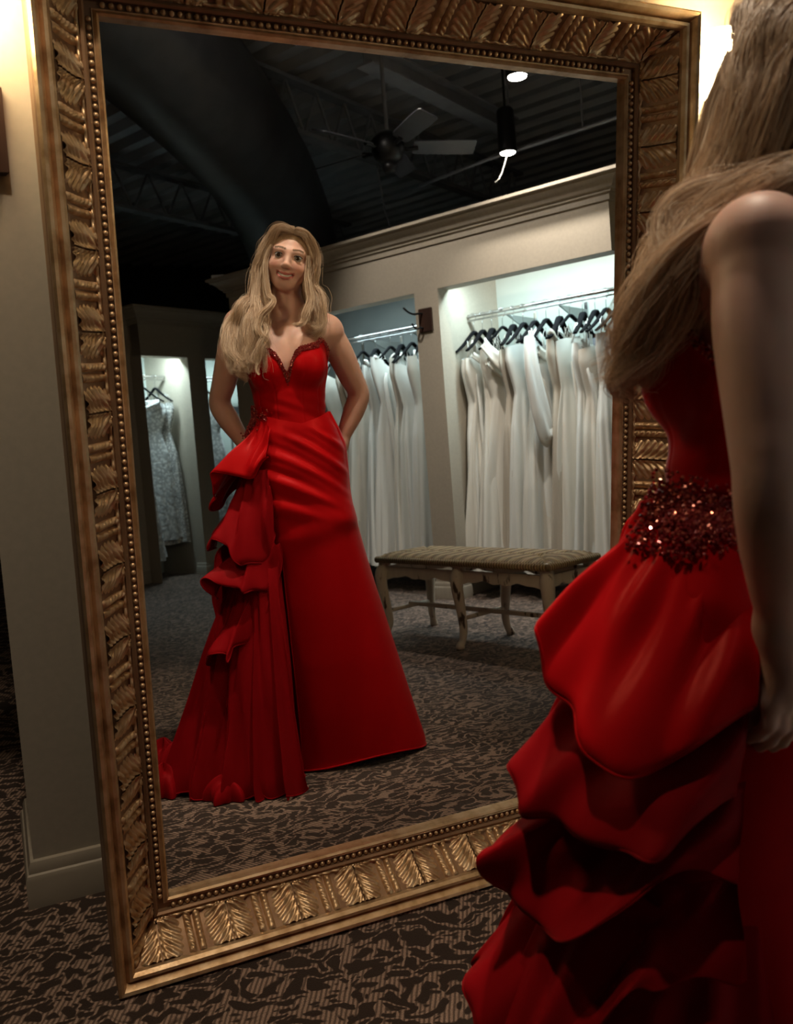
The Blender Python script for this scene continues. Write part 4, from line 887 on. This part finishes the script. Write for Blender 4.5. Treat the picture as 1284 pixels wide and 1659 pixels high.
for (pts, rad, n_, amp, waves, curl) in LOCKS:
    base = crom(pts, NP); T_ = np.gradient(base, axis=0); T_ /= np.linalg.norm(T_, axis=1)[:, None]+1e-9
    ref = np.array((.2, 1, .1)); U = np.cross(T_, ref); U /= np.linalg.norm(U, axis=1)[:, None]+1e-9; W_ = np.cross(T_, U)
    rad_ = np.interp(np.linspace(0, 1, NP), np.linspace(0, 1, len(rad)), rad); ph = rs.uniform(0, 6.28); s_ = np.linspace(0, 1, NP)
    # lock as a whole winds gently towards its tip
    wind = curl*s_**1.6
    base = base+(U*np.cos(2*math.pi*waves*s_+ph)[:, None]+W_*np.sin(2*math.pi*waves*s_+ph)[:, None])*wind[:, None]
    # sub clumps
    nc = 14; ca_ = rs.uniform(0, 6.28, nc); cr_ = np.sqrt(rs.uniform(0, 1, nc)); cph = rs.uniform(-1.2, 1.2, nc)
    for k in range(n_):
        c_ = rs.randint(nc); a0 = ca_[c_]; r0 = cr_[c_]; j = rs.normal(0, 1, 2); sp_ = .42*(1-.35*s_)
        ox = (math.cos(a0)*r0+j[0]*sp_)*rad_; oy = (math.sin(a0)*r0+j[1]*sp_)*rad_
        wv = amp*(.25+s_)*np.sin(2*math.pi*waves*1.6*s_+ph+cph[c_]+j[0]*.25); end = rs.uniform(.74, 1.06)
        P_ = base+U*(ox+wv)[:, None]+W_*(oy+wv*.5)[:, None]
        if end < 1: P_ = crom(P_[:max(4, int(NP*end))], NP)
        if rs.rand() < .08: P_ = P_+np.cumsum(rs.normal(0, .0014, (NP, 3)), axis=0)+(np.array((rs.normal(0, .010), rs.normal(0, .010), 0))*(s_[:, None]**2))
        allp.append(P_); allr.append(np.interp(s_, [0, .1, .8, 1], [.00018, .00024, .00020, .00006]))
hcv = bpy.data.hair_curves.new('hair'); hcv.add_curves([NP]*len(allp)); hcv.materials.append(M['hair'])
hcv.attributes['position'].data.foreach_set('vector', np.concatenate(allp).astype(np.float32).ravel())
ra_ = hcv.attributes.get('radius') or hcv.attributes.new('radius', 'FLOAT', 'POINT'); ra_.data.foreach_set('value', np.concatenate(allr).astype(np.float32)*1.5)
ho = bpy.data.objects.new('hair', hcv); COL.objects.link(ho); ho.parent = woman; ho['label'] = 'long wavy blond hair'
# a close cap under the strands so that no scalp shows
capS = SDF(); capS.ell(hd((0, -.018, .026)), np.array((.0765, .0915, .0790))*HS, .02, HR).ell(hd((0, -.045, -.02)), np.array((.070, .060, .075))*HS, .03, HR)
capS.sube(hd((0, .075, -.035)), np.array((.066, .070, .088))*HS, .02, HR)
vc, fc = capS.surface(.006); M['scalp'] = mottled('hair_roots', (.30, .185, .11), (.42, .28, .17), 60, .6, bs=.3, stretch=(1, 1, 1))
co_ = bpy.data.objects.new('hair_cap', np_mesh('hair_cap', vc, fc, M['scalp'])); COL.objects.link(co_); co_.parent = ho

# ================================================================ THE GOWN
gown_o = bpy.data.objects.new('gown', None); COL.objects.link(gown_o); gown_o.parent = woman; gown_o.empty_display_size = .05
gown_o['label'] = 'strapless red satin gown with crystal trim and a ruffled side train'
AX = np.array((cx_, -.008))
def radial(th_a, z_a, off):
    th_a, z_a = np.broadcast_arrays(np.asarray(th_a, float), np.asarray(z_a, float)); lo = np.full(th_a.shape, .02); hi = np.full(th_a.shape, .26)
    for _ in range(18):
        mid = (lo+hi)/2; P_ = np.stack([AX[0]+mid*np.sin(th_a), AX[1]+mid*np.cos(th_a), z_a], -1); d = torso.eval(P_)-off; lo = np.where(d < 0, mid, lo); hi = np.where(d < 0, hi, mid)
    return (lo+hi)/2
def necktop(th):
    t = np.degrees((th+np.pi) % (2*np.pi)-np.pi); a = np.abs(t)
    z = np.interp(a, [0, 4, 9, 16, 26, 38, 52, 63, 70, 82, 100, 130, 180], [1.272, 1.284, 1.307, 1.331, 1.347, 1.352, 1.358, 1.374, 1.380, 1.352, 1.325, 1.312, 1.305])
    return z
nth, nzb = 220, 60; th = np.linspace(-np.pi, np.pi, nth+1)
zt = necktop(th); zb = np.interp(np.degrees(np.abs(th-math.radians(10))), [0, 25, 70, 180], [1.072, 1.110, 1.135, 1.14])
vv = np.linspace(0, 1, nzb); TH_, VV = np.meshgrid(th, vv, indexing='ij'); ZZ = zb[:, None]+(zt-zb)[:, None]*VV
Rr = radial(TH_, ZZ, .007)
seam = sum(np.exp(-((np.degrees(TH_)-s)/1.3)**2) for s in (-62, -27, 27, 62))*.0016
wrk = .0012*np.sin(ZZ*150+6*TH_)*np.exp(-((ZZ-1.17)/.03)**2); Rr = Rr-seam+wrk
Rr = Rr+.004*np.clip((VV-.9)/.1, 0, 1)
Rr = np.where(np.abs(TH_) < .22, np.maximum(Rr, .072+.0*Rr), Rr)
BOD = np.stack([AX[0]+Rr*np.sin(TH_), AX[1]+Rr*np.cos(TH_), ZZ], -1)
mb = MB(); mb.grid(BOD); inner = [[(AX[0]+(Rr[i, -1]-.006)*math.sin(th[i]), AX[1]+(Rr[i, -1]-.006)*math.cos(th[i]), zt[i]-.012*0-.02), tuple(BOD[i, -1])] for i in range(nth+1)]
mb.grid(inner); mb.build('bodice', M['satin_red'], gown_o, True)
# crystal beading along the neckline and down the plunge
m = mat('garnet_crystal', (.30, .03, .035), .12, .35, Specular_IOR_Level=.9); M['gar'] = m
m = mat('ruby_crystal', (.70, .16, .12), .08, .5, Specular_IOR_Level=1.0); M['ruby'] = m
octa = [(1, 0, 0), (-1, 0, 0), (0, 1, 0), (0, -1, 0), (0, 0, 1), (0, 0, -1)]; octf = [(0, 2, 4), (2, 1, 4), (1, 3, 4), (3, 0, 4), (2, 0, 5), (1, 2, 5), (3, 1, 5), (0, 3, 5)]
def crystals(pts, nm, rmin, rmax, rs_, label=None):
    for nm_, mt, pick in ((nm, M['gar'], lambda i: i % 4 != 0), (nm, M['ruby'], lambda i: i % 4 == 0)):
        mb = MB()
        for i, p in enumerate(pts):
            if not pick(i): continue
            r_ = rs_.uniform(rmin, rmax); R_ = Matrix.Rotation(rs_.uniform(0, 6), 3, 'X') @ Matrix.Rotation(rs_.uniform(0, 6), 3, 'Z')
            mb.add([tuple(np.array(R_ @ Vector(q))*r_+p) for q in octa], octf)
        o = mb.build(nm_, mt, gown_o, False, kind='stuff')
pts = []
for _ in range(3000):
    t = rs.uniform(-math.pi, math.pi) if rs.rand() < .45 else rs.normal(0, .75)
    if abs(t) > math.pi: continue
    wdt = .018+.024*math.exp(-(t/.16)**2); z_ = float(necktop(np.array(t)))-wdt*rs.rand()**1.0+.003
    i = int((t+math.pi)/(2*math.pi)*nth); v_ = (z_-zb[i])/(zt[i]-zb[i]); j = min(nzb-1, max(0, int(v_*(nzb-1)))); r_ = Rr[i, j]+.0015; pts.append(np.array((AX[0]+r_*math.sin(t), AX[1]+r_*math.cos(t), z_)))
crystals(pts, 'neckline_beading', .0013, .0026, rs)

# skirt: rings from the waist to the carpet
zs = [1.150, 1.10, 1.05, .98, .90, .80, .70, .55, .36, .18, .03]
xr = [.100, .122, .140, .146, .149, .162, .182, .215, .258, .298, .334]
xl = [-.124, -.150, -.168, -.172, -.168, -.160, -.160, -.170, -.185, -.200, -.22]
yf = [.082, .095, .102, .110, .112, .108, .100, .088, .068, .040, .012]
yk = [-.100, -.118, -.140, -.165, -.178, -.182, -.190, -.215, -.27, -.34, -.43]
def skirt_pt(t, z, off=0.0):
    a, b, c, d = (np.interp(z, zs[::-1], q[::-1]) for q in (xr, xl, yf, yk)); cx = (a+b)/2; rx = (a-b)/2; cyy = np.interp(z, [0, .9, 1.15], [-.14, -.035, -.008]); ry = np.where(np.cos(t) > 0, c-cyy, cyy-d)
    e = 1.0
    return np.stack([cx+(rx+off)*np.sin(t), cyy+(ry+off)*np.cos(t), z+0*t], -1)
ns_, nt_ = 150, 240; P_ = []
for i in range(ns_+1):
    v = i/ns_; z0 = 1.150*(1-v)+.02*v
    ts = math.radians(float(np.interp(z0, [0, .72, .775, .80], [-27.5, -31, -36, -75])))
    t = np.linspace(ts, math.radians(285), nt_); z = np.full(nt_, z0)
    # dropped basque line in front
    z = z-np.maximum(0, (.035*(1-np.abs(np.degrees(t)-12)/60)))*max(0, 1-v*12)
    x_ = .14*np.sin(t)
    # swept pleats: fan from the right hip seam towards the left waist seam
    ph_ = (z+.0+.55*(x_+.08)+1.6*(x_+.03)**2)*np.pi*2/.078
    amp = .0042*np.clip((1.11-z)/.05, 0, 1)*np.clip((z-.80)/.16, 0, 1)
    front = np.clip(np.cos(t-.12)*1.5-.15, 0, 1)
    d = amp*(np.sin(ph_)+.4*np.sin(ph_*2.1+1))*front
    # two broad soft drapes across the thigh
    for zc_, sl, a_, w2 in ((.915, -.55, .0065, .022), (.845, -.30, .008, .026), (.775, .25, .007, .032)): d = d+a_*np.exp(-((z-zc_-sl*x_)/w2)**2)*front
    # soft vertical flutes low down
    d = d+.010*np.clip((.6-z)/.6, 0, 1)*np.sin(4*t+1.0)*np.clip(np.abs(t-.2)-.3, 0, 1)
    d = d+.020*np.clip((.7-z)/.7, 0, 1)*np.sin(9*t)*(np.cos(t) < -.2)
    d = d+.006*np.clip((z-.75)/.3, 0, 1)*np.sin(7*t+z*9)*(np.cos(t) < 0.2)
    P = skirt_pt(t, z, d+.004)
    if i == ns_: P[:, 2] += .012*np.sin(3*t)
    P_.append(P)
P_ = np.array(P_)
mb = MB(); mb.grid(P_); mb.build('skirt', M['satin_red'], gown_o, True)
hem = MB(); hem.tube([tuple(p) for p in P_[-1][::2]], .003, 6); hem.build('hem_edge', M['satin_red'], gown_o, True)
sl_ = MB(); sl_.tube([tuple(p) for p in P_[56:, 0][::2]], .002, 6); sl_.build('slit_edge', M['satin_red'], gown_o, True)

slp = MB(); slp.grid([skirt_pt(np.linspace(math.radians(-95), math.radians(-8), 50), zz, -.030+.006*np.sin(np.linspace(0, 14, 50))) for zz in np.linspace(1.0, .03, 60)])
slp.build('lining', M['organza_red'], gown_o, True)
# flounces of the left hip cascade
def flounce(name, top, bot, bulge, rip, k, roll=.012, nu=150, nv=40, ph=0, m_='organza_red', rz_=0.0, pw=.8, cross=0, fl=1.0):
    T_ = crom(top, nu); B_ = crom(bot, nu); P = []
    for i in range(nu):
        row = []; s = i/(nu-1); c = (T_[i]+B_[i])/2; o = np.array((c[0]-cx_, c[1]+.01, 0)); o /= np.linalg.norm(o)
        tang = np.array((-o[1], o[0], 0))
        for j in range(nv):
            v = j/(nv-1); p = T_[i]*(1-v)+B_[i]*v; q_ = T_[i]*(1-v**fl)+B_[i]*v**fl; p = np.array((q_[0], q_[1], p[2]))
            p = p+o*(bulge*math.sin(math.pi*v**pw)+rip*(v**1.5)*math.sin(2*math.pi*k*s+ph+.8*v))+tang*(rip*.6*v*math.cos(2*math.pi*k*s+ph))
            p = p+o*(.006*math.sin(2*math.pi*(k*1.7)*s+5*v+ph)*math.sin(math.pi*v))
            p = p+o*(.38*rip*v**2.5*math.sin(2*math.pi*2.3*k*s+ph*3))
            p[2] += .30*rip*v**3*math.sin(2*math.pi*1.9*k*s+ph*5)
            p = p+o*(.0045*math.sin(2*math.pi*9*s+ph*2)*(1-v)**.8*min(1, v*6))
            if cross: p = p+o*(cross*math.sin(9*v+2.6*s*3+ph)*math.sin(math.pi*v)*(.4+.6*s))
            if v > .9: p = p+np.array((0, 0, 1))*roll*((v-.9)/.1)**2*.5-o*roll*((v-.9)/.1)**2
            p[2] += rz_*v*math.sin(2*math.pi*k*s+ph+1); row.append(p)
        P.append(row)
    P = np.array(P); P[:, :, 2] = np.maximum(P[:, :, 2], .004)
    MB().grid(P).build(name, M[m_], gown_o, True)
    MB().tube([tuple(p) for p in P[:, -1][::2]], .0022, 6).build('rolled_edge', M[m_], gown_o, True); return P
flounce('flounce', [(-.078, .098, 1.108), (-.105, .075, 1.130), (-.128, .030, 1.146), (-.128, -.04, 1.142), (-.10, -.085, 1.135)],
        [(-.090, .118, 1.015), (-.150, .122, .962), (-.205, .128, .962), (-.262, .112, .985), (-.276, .085, .925), (-.292, .040, .896), (-.300, .0, .868), (-.290, -.061, .858), (-.262, -.107, .892), (-.19, -.140, .95)], .010, .010, 3.0, m_='satin_red', cross=.006, fl=1.45, pw=2.2)
flounce('flounce', [(-.095, .118, .985), (-.15, .10, .98), (-.185, .04, .97), (-.185, -.04, .96), (-.15, -.12, .99)],
        [(-.095, .122, .93), (-.125, .140, .72), (-.18, .150, .70), (-.232, .150, .722), (-.284, .138, .782), (-.294, .088, .752), (-.304, .026, .745), (-.302, -.06, .765), (-.282, -.12, .80), (-.20, -.150, .83)], .008, .014, 3.5, ph=1.2, cross=.006, fl=1.5, pw=2)
flounce('flounce', [(-.095, .118, .80), (-.15, .105, .80), (-.19, .04, .79), (-.19, -.05, .80), (-.15, -.13, .84)],
        [(-.095, .122, .75), (-.120, .145, .625), (-.18, .158, .62), (-.250, .160, .63), (-.312, .140, .668), (-.306, .110, .612), (-.314, .055, .592), (-.308, -.03, .645), (-.295, -.11, .735), (-.22, -.155, .75)], .010, .016, 3.5, ph=2.6, cross=.006, fl=1.5, pw=2)
flounce('flounce', [(-.100, .120, .68), (-.16, .11, .68), (-.20, .04, .67), (-.20, -.06, .68), (-.16, -.14, .72)],
        [(-.105, .125, .64), (-.150, .140, .50), (-.22, .155, .46), (-.275, .175, .42), (-.320, .158, .445), (-.326, .085, .395), (-.332, -.016, .455), (-.305, -.085, .59), (-.29, -.145, .61), (-.22, -.18, .64)], .010, .018, 4, ph=.4, cross=.006, fl=1.5, pw=2)
flounce('flounce', [(-.12, .12, .50), (-.19, .11, .50), (-.225, .04, .49), (-.22, -.07, .50), (-.17, -.16, .54)],
        [(-.15, .120, .46), (-.21, .130, .36), (-.30, .13, .25), (-.36, .08, .19), (-.365, -.03, .22), (-.345, -.12, .30), (-.30, -.20, .34), (-.22, -.26, .40)], .010, .022, 4, ph=2, cross=.006, fl=1.5, pw=2)
# long train panel falling to the carpet
flounce('train', [(-.085, .112, .74), (-.13, .118, .72), (-.18, .09, .70), (-.22, .02, .68), (-.21, -.10, .66), (-.15, -.17, .66)],
        [(-.072, .175, .006), (-.10, .225, .006), (-.17, .21, .006), (-.25, .20, .006), (-.345, .165, .006), (-.44, .12, .006), (-.515, .035, .006), (-.50, -.12, .006), (-.42, -.28, .006), (-.28, -.42, .006)], .012, .026, 8, ph=.6, nu=260, nv=60, cross=.004, pw=.6)
flounce('train', [(-.085, .105, .66), (-.14, .10, .62), (-.19, .05, .60), (-.2, -.05, .60)],
        [(-.085, .13, .02), (-.16, .15, .02), (-.27, .13, .02), (-.38, .06, .02)], .0, .018, 6, ph=2.4, nu=180, nv=40)
# ruffled puffs where the train gathers on the carpet
def puff(c, r, h, seed, k=5):
    rr = random.Random(seed); P = []
    for i in range(16):
        v = i/15; row = []
        for j in range(72):
            q = 2*math.pi*j/72; w_ = 1+.22*math.sin(k*q+rr_[seed])*v+.10*math.sin((k*2+1)*q+seed)*v
            row.append((c[0]+r*w_*math.sin(v*1.75)*math.cos(q), c[1]+r*.8*w_*math.sin(v*1.75)*math.sin(q), max(.004, h*math.cos(v*1.57)*(1+.15*math.sin(3*q+seed)))))
        P.append(row)
    MB().grid(P, True).build('train_ruffle', M['organza_red'], gown_o, True)
rr_ = [1.1, 2.3, .4, 3.3, 4.1, 5.0, .9]
puff((-.46, -.02), .075, .13, 0); puff((-.50, .05), .06, .09, 1); puff((-.39, .03), .07, .11, 2); puff((-.42, -.14), .09, .12, 3); puff((-.30, .15), .06, .07, 4); puff((-.52, -.10), .06, .12, 5)
# crystal applique at the left of the waist and round the side
pts = []
for _ in range(1500):
    t = math.radians(rs.normal(-98, 26)); z_ = 1.140+rs.normal(0, .012)*(1+.8*math.exp(-((math.degrees(t)+85)/22)**2))
    if z_ > 1.185 or z_ < 1.095 or abs(math.degrees(t)+98) > 62: continue
    p = skirt_pt(np.array(t), np.array(min(z_, 1.15)), .012); pts.append(np.array((p[0], p[1], z_)))
for _ in range(260):      # a spray down over the first flounce
    q = rs.rand(); pts.append(np.array((-.128-.03*q+rs.normal(0, .006), .06-.09*rs.rand(), 1.135-.05*q)))
crystals(pts, 'waist_beading', .0016, .0040, rs)
